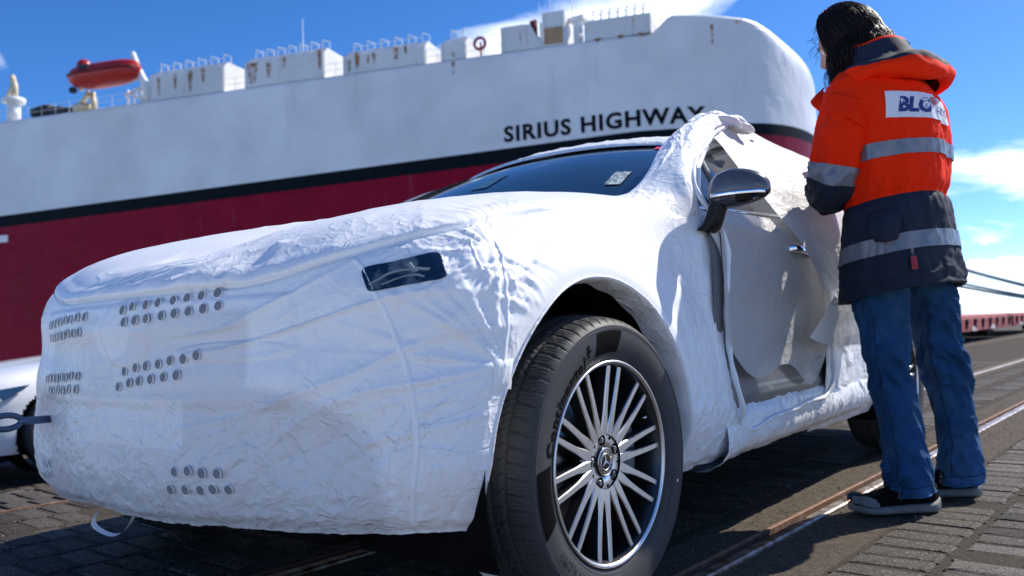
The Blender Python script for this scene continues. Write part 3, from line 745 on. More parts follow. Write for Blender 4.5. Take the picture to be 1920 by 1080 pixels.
# ---- mirror
MIR = empty('side_mirror'); MIR.parent = CAR; MIR.location = (.632, -1.012, 1.058); MIR.scale = (.92, .88, .90)
def pod(nm, zlo, zhi, m, infl=0.):
    V = []; nu, nv = 44, 26
    for i in range(nu):
        t = -1 + 2 * i / (nu - 1)         # -1 outer tip .. +1 door side
        for j in range(nv):
            ph = 2 * pi * j / nv; c, s = cos(ph), sin(ph)
            k = 2.6; r = (abs(c) ** k + abs(s) ** k) ** (-1 / k)
            env = (1 - abs(t) ** 3.4) ** (1 / 2.2) if abs(t) < 1 else 0
            env = max(env, .02)
            taper = 1 - .26 * max(0, -t) - .02 * max(0, t)
            z = r * s * .069 * env * taper; x = r * c * .050 * env * (1 - .15 * max(0, -t))
            z = z * (1.0 if z > 0 else .85) + .006 * (1 - t * t) - .004 * t
            x += .018 * t * t
            z = min(max(z, zlo), zhi)
            y = t * .108
            V.append((x * (1 + infl), y * (1 + infl * .5), z * (1 + infl)))
    mb = MB().add(V, gridF(nu, nv, closed_v=True)); mb.add([V[0 * nv + j] for j in range(nv)], [tuple(range(nv))]); mb.add([V[(nu - 1) * nv + j] for j in range(nv)], [tuple(range(nv))])
    return mb.build(nm, m, MIR, True)
pod('mirror_cap', -.012, 9, mat('mirror_grey', (.085, .09, .105), .25, metal=.1, coat=.4)); pod('mirror_housing', -9, -.0135, M_GLOSSBLACK, -.015)
b = MB(); V = []
for t in np.linspace(-.93, .75, 24):
    y = t * .108; e = max((1 - abs(t) ** 3.4) ** (1 / 2.2), .02); x = -.052 * e * (1 - .15 * max(0, -t)) + .018 * t * t
    V += [(x - .0015, y, -.005), (x - .0035, y, -.010), (x - .0015, y, -.0165)]
obj('indicator_strip', V, gridF(24, 3), M_CHROME, MIR)
# stalk from the door to the mirror head
V = []
for i, (p, rx, rz) in enumerate([((.0, .118, -.122), .044, .026), ((-.002, .095, -.108), .040, .028), ((-.004, .080, -.080), .034, .028), ((-.004, .070, -.050), .031, .029), ((0, .055, -.022), .033, .030)]):
    for j in range(18):
        ph = 2 * pi * j / 18; k = 3; r = (abs(cos(ph)) ** k + abs(sin(ph)) ** k) ** (-1 / k)
        V.append((p[0] + rx * r * cos(ph), p[1] + rz * r * sin(ph) * .9, p[2] + rz * r * sin(ph) * .25))
mb = MB().add(V, gridF(5, 18, closed_v=True)); mb.add(V[:18], [tuple(range(18))]); mb.build('mirror_stalk', M_BLACK, MIR, True)
tag(MB().lathe([(0, -.002), (.008, -.002), (.010, 0), (.010, .003)], 14, (-.034, -.075, -.034), axis='x').build('mirror_camera', M_GLOSSBLACK, MIR, True), 'small round camera in the mirror shell')

# ---- wheels
RC = .364
def tyre_mesh():
    prof = [(.2430, .094), (.2500, .104), (.2580, .108), (.2680, .1125), (.2820, .1165), (.3000, .1185), (.3170, .1180), (.3290, .1160), (.3330, .1168), (.3350, .1150), (.3410, .1105), (.3460, .1050), (.3500, .0990), (.3525, .0920)]
    tr = [(.3525 + (.364 - .3525) * (1 - (t / .092) ** 2), t) for t in np.linspace(.088, -.088, 56)]
    pr = prof + tr + [(r, -t) for r, t in prof[::-1]]
    pr = np.array(pr); nt_ = 1008; th = np.linspace(0, 2 * pi, nt_, endpoint=False)
    r = pr[:, 0][None, :] + 0 * th[:, None]; t = pr[:, 1][None, :] + 0 * th[:, None]; T = th[:, None] + 0 * t
    at = np.abs(t); dep = np.zeros_like(t)
    for g in (.020, .056): dep = np.maximum(dep, .006 * np.exp(-((at - g) / .0042) ** 6))
    # shoulder blocks: one swept cut every 5 degrees, finer sipes in between; zigzag cuts between the ribs
    np_ = 66
    sweep = np.where(at > .060, .35 * np.sqrt(np.clip((.125 - at), 0, 1) / .065), .7 * (at / .056)) * np.sign(t)
    ph = (T / (2 * pi) * np_ + sweep) % 1.0
    cutg = (np.abs(ph - .5) > .445) & (at > .028) & (at < .118) & (r > .337)
    dep = np.maximum(dep, .0055 * cutg * (1 - sstep(at, .100, .1165)))
    ph2 = (T / (2 * pi) * np_ * 4 + sweep * 2) % 1.0
    dep = np.maximum(dep, .0022 * ((np.abs(ph2 - .5) > .40) & (at > .062) & (at < .104) & (r > .343)))
    ph3 = (T / (2 * pi) * np_ * 2 + 1.4 * t / .02) % 1.0
    dep = np.maximum(dep, .003 * ((np.abs(ph3 - .5) > .41) & (at < .050)))
    r = r - dep
    # fine radial ribbing low on the sidewall
    r2 = (r > .329) & (r < .345); t = t + np.sign(t) * (.0006 * (np.sin(T * 300) > 0) * ((at > .11) & (pr[:, 0][None, :] > .335) & (pr[:, 0][None, :] < .35)))
    V = np.stack([r * np.cos(T), -t, r * np.sin(T)], -1).reshape(-1, 3)
    return mesh('tyre', V, gridF(nt_, len(pr), closed_u=True))
TY = tyre_mesh()
def side_t(r): return np.interp(r, [.243, .25, .258, .268, .282, .30, .317, .329, .337, .347, .355], [.094, .104, .108, .1125, .1165, .1185, .118, .116, .115, .111, .105])
def arc_text(s, size, r0, a0, m, nm, par, adv=1.0, thick=.0019, offset=0., inward=False, italic=0.):
    """lettering bent round the sidewall, clockwise from angle a0 (degrees); returns the end angle"""
    mb = MB(); a = rad(a0)
    for ch in s:
        if ch == ' ': a -= size * .35 / r0; continue
        V, Fc = text_mesh(ch, size, 0, offset * size if offset > .01 else offset, align='LEFT'); 
        if not len(V): continue
        wch = V[:, 0].max(); x = V[:, 0] + italic * V[:, 1]; hgt = V[:, 1]
        def put(x, hgt, lift):
            rr = r0 + hgt; th = a - x / r0
            return np.stack([rr * np.cos(th), -(side_t(rr) + lift), rr * np.sin(th)], 1)
        n = len(V); mb.add(put(x, hgt, thick), Fc); a -= (wch + size * .085 * adv) / r0
    o = mb.build(nm, m, par); return o, math.degrees(a)
def sidewall_patch(nm, a0, a1, r0, r1, m, par, lift=.0008, slant=0.):
    V = []
    for i, a in enumerate(np.linspace(a0, a1, 16)):
        for r in np.linspace(r0, r1, 8):
            th = rad(a + slant * (r - r0)); V.append((r * cos(th), -(side_t(r) + lift), r * sin(th)))
    return obj(nm, V, gridF(16, 8), m, par)

def rim_parts(W, full=True):
    # barrel and lip
    mb = MB(); mb.lathe([(.243, -.093), (.247, -.100), (.249, -.106), (.247, -.1095), (.243, -.1095), (.2385, -.104)], 160, axis='y'); mb.build('rim_lip', M_FACE, W, True)
    mb = MB(); mb.lathe([(.2385, -.104), (.234, -.094), (.228, -.070), (.222, .02), (.225, .09), (.245, .10)], 96, axis='y'); mb.build('rim_barrel', M_RIMDK, W, True)
    # spokes: ten pairs, each spoke leaning into its neighbour near the hub
    def spoke(sgn):
        V = []; n = 22
        for i in range(n):
            t = i / (n - 1); r = .2415 - (.2415 - .066) * t
            a = sgn * rad(5.7 + 3.3 * t)
            w = .0064 + .0026 * t + .0034 * sstep(t, .6, .9)
            dep = -.097 + .013 * t
            c = np.array([r * cos(a), 0, r * sin(a)]); tang = np.array([-sin(a), 0, cos(a)])
            for (o, d) in ((-1, .030), (-1.05, .003), (-.82, 0), (.82, 0), (1.05, .003), (1, .030)):
                V.append(c + tang * o * w * (1.25 if d > .01 else 1) + np.array([0, dep + d, 0]))
        return V, gridF(n, 6)
    for sgn in (-1, 1):
        V, Fq = spoke(sgn); me = mesh('spoke', V, Fq, False); me.materials.append(M_FACE); me.materials.append(M_RIMDK)
        mi = np.zeros(len(me.polygons), int)
        for k, f in enumerate(me.polygons):
            col = k % 5; mi[k] = 0 if col in (1, 2, 3) else 1
        me.polygons.foreach_set('material_index', mi)
        for k in range(10):
            o = link('spoke', me, None, W); o.rotation_euler = (0, -rad(36 * k + SP0), 0)
    # hub: scalloped disc with five bolt wells
    mb = MB(); V = []; n = 120; prof = [(.036, -.0755), (.040, -.0790), (.052, -.0800), (.066, -.0795), (.082, -.0790), (.090, -.0775), (.093, -.052)]
    for r, y in prof:
        for q in range(n):
            th = 2 * pi * q / n; rr = r * (1 + (.045 * cos(20 * (th - rad(SP0 + 9)))) * (r > .08)); V.append((rr * cos(th), y, rr * sin(th)))
    mb.add(V, [f for f in gridF(len(prof), n, closed_v=True)]); mb.build('hub_face', M_FACE, W, True)
    for k in range(5):
        a = rad(72 * k + SP0 + 18 + 1)
        mb = MB().lathe([(.0, -.0795), (.0125, -.0800), (.0140, -.0818)], 20, axis='y'); o = mb.build('bolt_well', M_UNDER, W, True); o.location = (.054 * cos(a), 0, .054 * sin(a))
        mb = MB().lathe([(0, -.0825), (.006, -.0825), (.0085, -.0805)], 6, axis='y'); b_ = mb.build('wheel_bolt', M_CALI, W); b_.location = o.location
        a2 = a + rad(36); mb = MB().lathe([(.0, -.0800), (.0045, -.0804)], 12, axis='y'); o = mb.build('hub_dimple', M_UNDER, W, True); o.location = (.060 * cos(a2), 0, .060 * sin(a2))
    mb = MB().lathe([(0, -.0835), (.030, -.0835), (.0335, -.0825), (.036, -.0790), (.036, -.07)], 40, axis='y'); mb.build('hub_cap', M_GLOSSBLACK, W, True)
    mb = MB().lathe([(.0310, -.0838), (.0325, -.0848), (.0345, -.0838)], 40, axis='y'); mb.lathe([(.0185, -.0838), (.0200, -.0848), (.0215, -.0838)], 40, axis='y')
    for k in range(3):
        a = rad(90 + 120 * k + 4); d = np.array([cos(a), 0, sin(a)]); p = np.array([-sin(a), 0, cos(a)])
        V = [np.array([0, -.0855, 0]), p * .0034 * 1.0 + d * .002 + np.array([0, -.0840, 0]), d * .0195 + np.array([0, -.0842, 0]), -p * .0034 + d * .002 + np.array([0, -.0840, 0])]
        mb.add(V, [(0, 1, 2), (0, 2, 3)])
    mb.build('cap_emblem', M_FACE, W)
    mb = MB()
    for k in range(40):
        if k % 10 == 5: continue
        a = 2 * pi * k / 40; mb.box((.0262 * cos(a), -.0842, .0262 * sin(a)), (.0035, .001, .0016 if k % 3 else .0032), R=[[cos(a), 0, -sin(a)], [0, 1, 0], [sin(a), 0, cos(a)]])
    mb.build('cap_wreath', M_FACE, W)
    mb = MB().lathe([(.06, -.030), (.165, -.030), (.168, -.026), (.168, -.010), (.165, -.006), (.06, -.006)], 64, axis='y'); mb.build('brake_disc', M_DISC, W, True)
    mb = MB(); V = []
    for a in np.linspace(rad(-18), rad(42), 10):
        for (r, y) in ((.115, -.045), (.118, -.062), (.165, -.066), (.185, -.055), (.188, -.01)): V.append((r * cos(a), y, r * sin(a)))
    mb.add(V, gridF(10, 5)); mb.build('brake_caliper', M_CALI, W, True)
    mb = MB().lathe([(0, .0), (.09, 0)], 24, axis='y'); mb.lathe([(.225, .02), (.05, .03), (.0, .03)], 48, axis='y'); mb.build('inner_wheel', M_UNDER, W, True)
    o = MB(); o.tube([(.19, -.075, .085), (.196, -.088, .09)], .004, 8); o.build('valve', M_CHROME, W, True)
SP0 = 9
def wheel_at(x, side, lettered=False, steer=0.):
    Wm = empty('wheel'); Wm.parent = CAR; Wm.location = (x, side * (.832 if x < 1 else .825), RC - .002); Wm.rotation_euler = (0, 0, (0 if side < 0 else pi) + steer)
    link('tyre', TY, M_RUB, Wm); Wm.scale = (.972, 1, .972); Wm.location.z = .972 * RC; return Wm
FW = wheel_at(0, -1, True, rad(-1.5)); rim_parts(FW)
arc_text('Continental', .047, .272, 170, M_RUBDK, 'tyre_lettering', FW, adv=1.0, offset=.030)
# running horse mark beside the maker's name
hs_ = [(0, 0), (.004, .008), (.002, .015), (.007, .020), (.006, .027), (.012, .030), (.017, .024), (.013, .020), (.015, .014), (.021, .017), (.022, .014), (.014, .008), (.011, .010), (.009, .004), (.013, -.001), (.009, -.002), (.005, .004), (.004, -.001)]
V = [((.279 + q) * cos(rad(113.5) - p / .279), -(side_t(.279 + q) + .0012), (.279 + q) * sin(rad(113.5) - p / .279)) for p, q in hs_]
obj('horse_mark', V, [tuple(range(len(V)))], M_RUBDK, FW, smooth=False)
sidewall_patch('sidewall_panel', 106, 86, .268, .322, M_RUBDK, FW, slant=-60); sidewall_patch('sidewall_panel', 173, 200, .268, .322, M_RUBDK, FW, slant=60)
arc_text('PROCONTACT', .024, .291, 77, M_RUBLT, 'tyre_lettering', FW, adv=2.4, offset=-.0004)
arc_text('MO', .022, .292, 17, M_RUBLT, 'tyre_lettering', FW, adv=2)
arc_text('MO', .022, .292, 221, M_RUBLT, 'tyre_lettering', FW, adv=2)
arc_text('PROCONTACT', .028, .287, 262, M_RUBLT, 'tyre_lettering', FW, adv=2.0)
arc_text('Continental', .030, .287, -10, M_RUBLT, 'tyre_lettering', FW, adv=.7)
for rr in (.262, .3265): MB().lathe([(rr - .0008, -side_t(rr)), (rr, -side_t(rr) - .0010), (rr + .0008, -side_t(rr))], 160, axis='y').build('sidewall_bead', M_RUB, FW, True)
tag(MB().lathe([(0, -side_t(.30) - .0014), (.0042, -side_t(.30) - .0012)], 14, axis='y').build('paint_dot', M_BEAD, FW, True, loc=(.302 * cos(rad(-17)), 0, .302 * sin(rad(-17)))), 'white paint dot on the sidewall')
for x, side in ((0, 1), (RWX, -1), (RWX, 1)):
    Wm = wheel_at(x, side)
    for c in FW.children:
        if c.name.split('.')[0] in ('rim_lip', 'rim_barrel', 'spoke', 'hub_face', 'hub_cap', 'inner_wheel', 'brake_disc'):
            d = c.copy(); COL.objects.link(d); d.parent = Wm

# ------------------------------------------------------------------ film round the windscreen post, sill, rear and the loose door sheet
def crumple(S, nrm, amp, sc, seed, stretch=(1, 1)):
    n, m = S.shape[:2]; L = np.concatenate([[0], np.cumsum(np.linalg.norm(np.diff(S[:, m // 2], axis=0), axis=1))]); Wd = np.concatenate([[0], np.cumsum(np.linalg.norm(np.diff(S[n // 2], axis=0), axis=1))])
    U, V = np.meshgrid(L, Wd, indexing='ij'); wob = gn(np.stack([U * 4, V * 4, U * 0], -1), seed + 3)[..., None] * .8
    return np.clip(ridge(np.stack([U * sc * stretch[0], V * sc * stretch[1], U * 0], -1) + wob, 4, seed, 1) - .35, 0, 1) * amp
PIL = [ # bottom to top: edge on the glass, ridge, shoulder, outer edge at the door
    [(.36, -.735, 1.045), (.42, -.815, 1.010), (.52, -.862, .975), (.655, -.880, .95)],
    [(.50, -.735, 1.075), (.53, -.800, 1.080), (.58, -.862, 1.050), (.645, -.880, 1.030)],
    [(.60, -.735, 1.140), (.60, -.795, 1.140), (.61, -.848, 1.120), (.635, -.866, 1.095)],
    [(.72, -.712, 1.225), (.70, -.775, 1.215), (.69, -.820, 1.195), (.70, -.842, 1.165)],
    [(.92, -.680, 1.330), (.88, -.735, 1.325), (.87, -.775, 1.300), (.88, -.797, 1.262)],
    [(1.13, -.640, 1.408), (1.10, -.690, 1.405), (1.08, -.715, 1.400), (1.09, -.738, 1.345)],
    [(1.30, -.60, 1.455), (1.30, -.645, 1.470), (1.27, -.675, 1.445), (1.24, -.69, 1.405)],
    [(1.55, -.55, 1.490), (1.50, -.61, 1.505), (1.48, -.650, 1.480), (1.44, -.676, 1.445)]]
S, _ = loft(PIL, 220, 90); n_ = normals(S); n_ *= np.sign(n_[..., 2:3]); 
env = np.sin(np.linspace(0, pi, 90)) ** .5
d_ = crumple(S, n_, .022, 2.6, 71, (.7, 3.6)) * env + crumple(S, n_, .004, 9, 73, (.6, 2.0)) * env
PS = S + n_ * (d_ + .004)[..., None]
tag(obj('pillar_wrap', PS.reshape(-1, 3), gridF(220, 90), M_FILM, COVER), 'bunched film wrapped round the windscreen post')
# crest of bunched film at the roof corner
for q, (c0, c1, h, sd) in enumerate((((1.22, -.63, 1.445), (1.52, -.71, 1.43), .045, 81), ((1.26, -.58, 1.46), (1.60, -.66, 1.46), .040, 83))):
    V = []; n, m = 60, 34
    for i in range(n):
        t = i / (n - 1); c = np.array(c0) * (1 - t) + np.array(c1) * t
        for j in range(m):
            ph = pi * j / (m - 1); r = h * (sin(pi * t) ** .6 + .05) * (1 + .35 * math.sin(t * 17 + ph * 2 + q) + .22 * math.sin(ph * 9 + t * 23))
            V.append(c + np.array([.5 * cos(ph) * r, -cos(ph) * r * .9, abs(sin(ph)) * r * .9 - .012]))
    obj('bunched_film', V, gridF(n, m), M_FILM, COVER)
# rolled bead of film round the door opening
edge = [tuple(S1[0, int(k)] + np.array([.004, -.013, 0])) for k in np.searchsorted(XV, [.62, .50, .38, .26, .16])]
bp = [(1.36, -.678, 1.43), (1.20, -.706, 1.378), (1.06, -.748, 1.328), (.86, -.803, 1.245), (.69, -.850, 1.155), (.645, -.874, 1.09)] + edge + [(.775, -.924, .352), (.82, -.930, .336), (.95, -.938, .346), (1.2, -.940, .360), (1.45, -.942, .376), (1.59, -.944, .390), (1.625, -.948, .42), (1.640, -.950, .50), (1.642, -.952, .62), (1.642, -.952, .75), (1.642, -.94, .88)]
q = nspline(np.concatenate([[0], np.cumsum(np.linalg.norm(np.diff(np.array(bp), axis=0), axis=1))]), np.array(bp), np.linspace(0, np.sum(np.linalg.norm(np.diff(np.array(bp), axis=0), axis=1)), 220))
b = MB(); b.tube(q, [.0085 + .0014 * math.sin(i * .9) for i in range(220)], 8); b.build('opening_bead', M_BEAD, COVER, True)
# sill film
V = []; n, m = 330, 44; prof = np.array([(.60, .262), (.80, .240), (.905, .262), (.938, .315), (.936, .372), (.925, .400), (.905, .43)])
for i, x in enumerate(np.linspace(.66, 2.46, n)):
    rise = np.interp(x, [.66, .78, 1.6, 2.46], [-.02, 0, .010, .02]) - .03 * (1 - sstep(np.array(x), .70, .86)) * 0
    for j, p in enumerate(nspline(np.linspace(0, 1, 7), prof, np.linspace(0, 1, m))): V.append((x, -p[0], p[1] + rise))
S = np.array(V).reshape(n, m, 3); n_ = normals(S); n_ *= np.sign((n_ * np.array([0, -1, .3])).sum(-1, keepdims=True))
S = S + n_ * (crumple(S, n_, .012, 7, 91, (1.0, .7)) + crumple(S, n_, .0015, 22, 93) - .006)[..., None]
tag(obj('sill_wrap', S.reshape(-1, 3), gridF(n, m), M_FILM, COVER), 'crumpled film rolled under the door sill')
# rear cover, near and far side, with the wheel opening cut out, and round the tail
for side in (-1, 1):
    S, n_ = side_surface(side, 1.605 if side < 0 else .66, 3.72, 260 if side < 0 else 90, 90 if side < 0 else 40, .014)
    kp = wheel_keep(S, .412)
    d_ = crumple(S, n_, .012, 3.5, 101, (1, .8)) + crumple(S, n_, .003, 13, 103)
    S = S + n_ * d_[..., None]
    sub(S if side > 0 else S[::-1], kp if side > 0 else kp[::-1], 'rear_side_cover', M_FILM, COVER)
V = []
for i, z in enumerate(np.linspace(.27, 1.05, 60)):
    for s in np.linspace(-1, 1, 90): V.append((3.732 + .10 * (1 - abs(s) ** 3) - .07 * sstep(np.array(z), .85, 1.05), s * .845, z))
S = np.array(V).reshape(60, 90, 3); S[..., 0] += ridge(S * 7, 3, 105, 1) * .012
obj('tail_cover', S.reshape(-1, 3), gridF(60, 90, flip=True), M_FILM, COVER)

# loose sheer sheet hanging from the roof edge over the door, pulled outward at the back
SH = [
    [(1.20, -.690, 1.365), (1.215, -.775, 1.255), (1.195, -.865, 1.135), (1.20, -.940, 1.030), (1.32, -.985, .905), (1.43, -1.00, .765)],
    [(1.36, -.665, 1.435), (1.37, -.760, 1.325), (1.38, -.865, 1.215), (1.385, -.950, 1.070), (1.42, -1.00, .920), (1.475, -1.02, .780)],
    [(1.62, -.635, 1.475), (1.60, -.750, 1.365), (1.57, -.870, 1.250), (1.53, -.970, 1.090), (1.51, -1.03, .930), (1.510, -1.045, .790)],
    [(1.92, -.630, 1.465), (1.86, -.770, 1.375), (1.78, -.900, 1.260), (1.69, -1.00, 1.100), (1.61, -1.06, .940), (1.570, -1.060, .790)],
    [(2.30, -.630, 1.445), (2.20, -.780, 1.350), (2.08, -.900, 1.230), (1.94, -.985, 1.080), (1.82, -1.035, .930), (1.74, -1.050, .770)],
    [(2.75, -.620, 1.400), (2.62, -.790, 1.290), (2.47, -.90, 1.180), (2.32, -.98, 1.030), (2.18, -1.01, .880), (2.08, -1.02, .720)]]
S, _ = loft(SH, 190, 150); n_ = normals(S); n_ *= np.sign(-n_[..., 1:2])
Uq, Vq = np.meshgrid(np.linspace(0, 1.8, 190), np.linspace(0, 1.0, 150), indexing='ij')
fold = .026 * gn(np.stack([Uq * 2.6 + Vq * .9, Vq * .7, Uq * 0], -1), 111) + .007 * (ridge(np.stack([Uq * 2.6 - Vq * 2.2, Vq * 2.2 + Uq, Uq * 0], -1), 3, 113, 1) - .5)
topfix = sstep(Vq, 0, .12)
S = S + n_ * (fold * topfix + .003)[..., None]
SHEET = tag(obj('door_sheet', S.reshape(-1, 3), gridF(190, 150), M_FILM_DOOR, COVER), 'loose sheer sheet pulled away from the roof edge over the door')
FL = [
    [(1.50, -1.05, .840), (1.40, -1.045, .760), (1.29, -1.035, .680), (1.185, -1.02, .610)],
    [(1.58, -1.07, .850), (1.48, -1.06, .750), (1.39, -1.04, .660), (1.31, -1.025, .585)],
    [(1.75, -1.06, .850), (1.68, -1.055, .745), (1.60, -1.04, .650), (1.55, -1.02, .572)],
    [(2.10, -1.03, .840), (2.05, -1.03, .735), (2.00, -1.02, .635), (1.95, -1.00, .553)]]
S, _ = loft(FL, 110, 60); n_ = normals(S); n_ *= np.sign(-n_[..., 1:2]); Uq, Vq = np.meshgrid(np.linspace(0, .7, 110), np.linspace(0, .4, 60), indexing='ij')
S = S + n_ * (.018 * gn(np.stack([Uq * 4, Vq * 2.0, Uq * 0], -1), 117) + .004 * (ridge(np.stack([Uq * 6, Vq * 5, Uq * 0], -1), 3, 119, 1) - .5))[..., None]
tag(obj('sheet_flap', S.reshape(-1, 3), gridF(110, 60), M_FILM_DOOR, COVER), 'folded lower flap of the loose door sheet')
# thin liner film over the bare door
M_LINER = film('door_liner', (.62, .61, .59), .5, .5, translucent=.10, transp=.25)
V = []; n, m = 150, 110
for i, u in enumerate(np.linspace(0, 1, n)):
    x = .664 + .976 * u; zb = float(nspline([0, .10, .25, .45, .60, .72, .86, 1], np.array([.62, .54, .49, .52, .50, .44, .47, .60]), np.array([u]))[0])
    for j, v in enumerate(np.linspace(0, 1, m)): V.append((x, -.936 - .004 * sin(pi * min(1, v * 1.1)) - .006 * u + .035 * (v < .12) * (1 - v / .12), 1.03 * (1 - v) + zb * v))
S = np.array(V).reshape(n, m, 3); S[..., 1] -= .010 * (gn(S * np.array([3.0, 1, 1.8]), 121) + .3) + .005 * ridge(S * np.array([5, 1, 3.4]) + gn(S * 3, 4)[..., None], 3, 123, 1)
tag(obj('door_liner', S.reshape(-1, 3), gridF(n, m), M_LINER, COVER), 'thin crumpled film hanging in front of the bare door panel')
# ------------------------------------------------------------------ quay: ground, rails, stone setts
M_ASPH = mat('asphalt', spec=.18, col=(.050, .045, .040), rough=.85, noise=(6, .35), bump=(260, .004), var=((.10, .085, .065), 90, .56, .66))
M_GAP = mat('joint_sand', spec=.18, col=(.060, .049, .037), rough=.95, noise=(90, .45), bump=(300, .003))
M_STONE = mat('stone_sett', spec=.18, col=(.070, .059, .048), rough=.72, noise=(14, .35), bump=(160, .0045), var=((.24, .21, .18), 115, .55, .62), rvar=.2)
M_STONE2 = mat('pale_stone_sett', spec=.18, col=(.15, .134, .115), rough=.7, noise=(16, .35), bump=(150, .0045), var=((.04, .036, .03), 115, .5, .58))
M_STONE3 = mat('dark_stone_sett', spec=.18, col=(.040, .034, .028), rough=.75, noise=(20, .4), bump=(170, .0045), var=((.20, .17, .14), 115, .57, .64))
M_RAIL = mat('rail_steel', (.40, .37, .34), .42, metal=.9, var=((.16, .09, .05), 14, .42, .6), noise=(30, .3), rvar=.12)
M_RUST = mat('rusty_steel', (.20, .105, .06), .75, metal=.3, noise=(40, .3), bump=(150, .002), var=((.32, .22, .16), 12, .5, .7))
M_CONC = mat('rail_bed', spec=.18, col=(.085, .068, .050), rough=.9, noise=(30, .35), bump=(240, .005), var=((.17, .135, .10), 120, .55, .68))
RA = -0.0365                                    # rails run at a slight angle to the car
def raily(y0, x): return y0 + RA * x
# one big sheet, 3 cm below the running level; setts and bed stand on it
n = 60; g = np.concatenate([-np.geomspace(400, 1, 20), np.linspace(-.9, 1, 8), np.geomspace(1.2, 3000, 30)])
ext = [(-60, -60), (3200, -60), (3200, 900), (-60, 900)]
b = MB(); 
gx = np.array([-40, -8, -2, 2, 6, 12, 20, 40, 90, 200, 500, 1200, 3500.]); gy = np.array([-300, -60, -20, -8, -3, 0, 3, 6, 10, 16, 22, 26.])
def gz(x, y): return -.52 * float(sstep(np.array(y), 3.95, 7.2)) * (1 - float(sstep(np.array(x), 7., 13.)))
gx = np.unique(np.concatenate([gx, np.arange(-8, 16, .8)])); gy = np.unique(np.concatenate([gy, np.arange(3.9, 8, .35)]))
V = [(x, y, -.03 + gz(x, y)) for x in gx for y in gy]
tag(obj('ground', V, gridF(len(gx), len(gy)), mat('quay_surface', spec=.18, col=(.068, .060, .051), rough=.85, noise=(2.2, .3), bump=(220, .006), var=((.12, .102, .082), 45, .5, .66)), smooth=False), kind='structure')
def strip(nm, y0, y1, x0, x1, z, m, zt=None, thick=.03, par=None, n=2):
    bb = MB(); V = []
    for x in np.linspace(x0, x1, n):
        V += [(x, raily(y0, x), z - thick), (x, raily(y0, x), z), (x, raily(y1, x), z), (x, raily(y1, x), z - thick)]
    bb.add(V, gridF(n, 4)); return bb.build(nm, m, par)
# rail beds
tag(strip('rail_bed', .955, 1.030, .55, 60, -.012, M_CONC), kind='structure')
b1 = strip('rail_bed', 1.165, 1.33, .55, 60, -.004, M_CONC); tag(b1, kind='structure')
tag(strip('rail_bed', .86, 1.083, .55, 60, -.006, M_CONC), kind='structure')
for (ya, yb, nm) in ((1.083, 1.127, 'near'), (2.075, 2.12, 'far')):
    R_ = empty('crane_rail', (0, raily(ya, 0), 0)); R_.rotation_euler = (0, 0, math.atan(RA))
    tag(R_, 'worn steel rail set in the quay, %s' % ('passing right at the feet of the person' if nm == 'near' else 'farther off, behind the legs'), 'rail', 'rails set into the quay')
    bb = MB(); L = 60
    prof = [(.0, -.03), (.0, .001), (.006, .006), (.038, .006), (.044, .001), (.044, -.03)]
    V = [(x, p[0], p[1]) for x in np.linspace(.3, L, 60) for p in prof]
    bb.add(V, gridF(60, 6)); bb.build('rail_head', M_RAIL, R_)
    bb = MB(); prof = [(.076, -.03), (.076, .002), (.080, .004), (.088, .004), (.092, .001), (.092, -.03)]
    V = [(x, p[0], p[1]) for x in np.linspace(.3, L, 60) for p in prof]
    bb.add(V, gridF(60, 6)); bb.build('guard_rail', M_RUST, R_)
tag(strip('steel_edging', 3.905, 3.925, .55, 60, .001, M_RUST), 'thin rusty steel strip in the paving beyond the nose of the car', 'edging')
tag(strip('rail_bed', 1.98, 2.075, .55, 60, -.006, M_CONC), kind='structure'); tag(strip('rail_bed', 2.167, 2.27, .55, 60, -.005, M_CONC), kind='structure')

# pale concrete added out of view to bounce sunlight onto the shaded nose
M_APR = mat('bounce_concrete', (.50, .485, .45), rough=.8, noise=(.8, .12), bump=(60, .003), spec=.3)
for (x0, x1, y0, y1) in ((-40, .55, -60, 22), (.55, 60, -60, -1.5)):
    bb = MB(); bb.box(((x0 + x1) / 2, (y0 + y1) / 2, -.008), (x1 - x0, y1 - y0, .03)); tag(bb.build('bounce_apron', M_APR), kind='structure')
for (y0, y1) in ((-1.5, .86), (1.33, 1.98), (2.27, 3.9)):
    bb = MB(); V = []
    for x in np.linspace(.55, 60, 3): V += [(x, raily(y0, x), -.0055), (x, raily(y1, x), -.0055)]
    tag(obj('joint_filling', V, gridF(3, 2), M_GAP, smooth=False), kind='structure')
# stone setts: courses run square to the rails; every block its own mesh outline from a shared set
def sett_mesh(sd, w, l, h=.055):
    r = random.Random(sd); c = .007
    def ring(ins, z, jit): 
        P = []
        for (a, bq) in ((-1, -1), (1, -1), (1, 1), (-1, 1)):
            X, Y = a * (w / 2 - ins), bq * (l / 2 - ins); X += r.uniform(-.004, .004) * (h > 0); Y += r.uniform(-.004, .004); P += [(X - a * c * 1.2 * (1 if a * bq > 0 else 0) , Y - bq * c * 1.2 * (0 if a * bq > 0 else 1), z + r.uniform(-jit, jit)), (X - a * c * 1.2 * (0 if a * bq > 0 else 1), Y - bq * c * 1.2 * (1 if a * bq > 0 else 0), z + r.uniform(-jit, jit))]
        return P
    V = ring(-.001, -.05, 0) + ring(.0, -.0025, .0006) + ring(.004, .0, .0006); F = []
    for k in range(2):
        for i in range(8): F.append((k * 8 + i, k * 8 + (i + 1) % 8, k * 8 + 8 + (i + 1) % 8, k * 8 + 8 + i))
    V.append((0, 0, .0015)); F += [(16 + i, 16 + (i + 1) % 8, 24) for i in range(8)]
    return mesh('sett', V, F, False)
PW, PL = .112, .228
SM = [sett_mesh(k, PW - .004, PL - .005) for k in range(10)]
PAVE = empty('stone_paving', (0, 0, 0)); tag(PAVE, kind='structure')
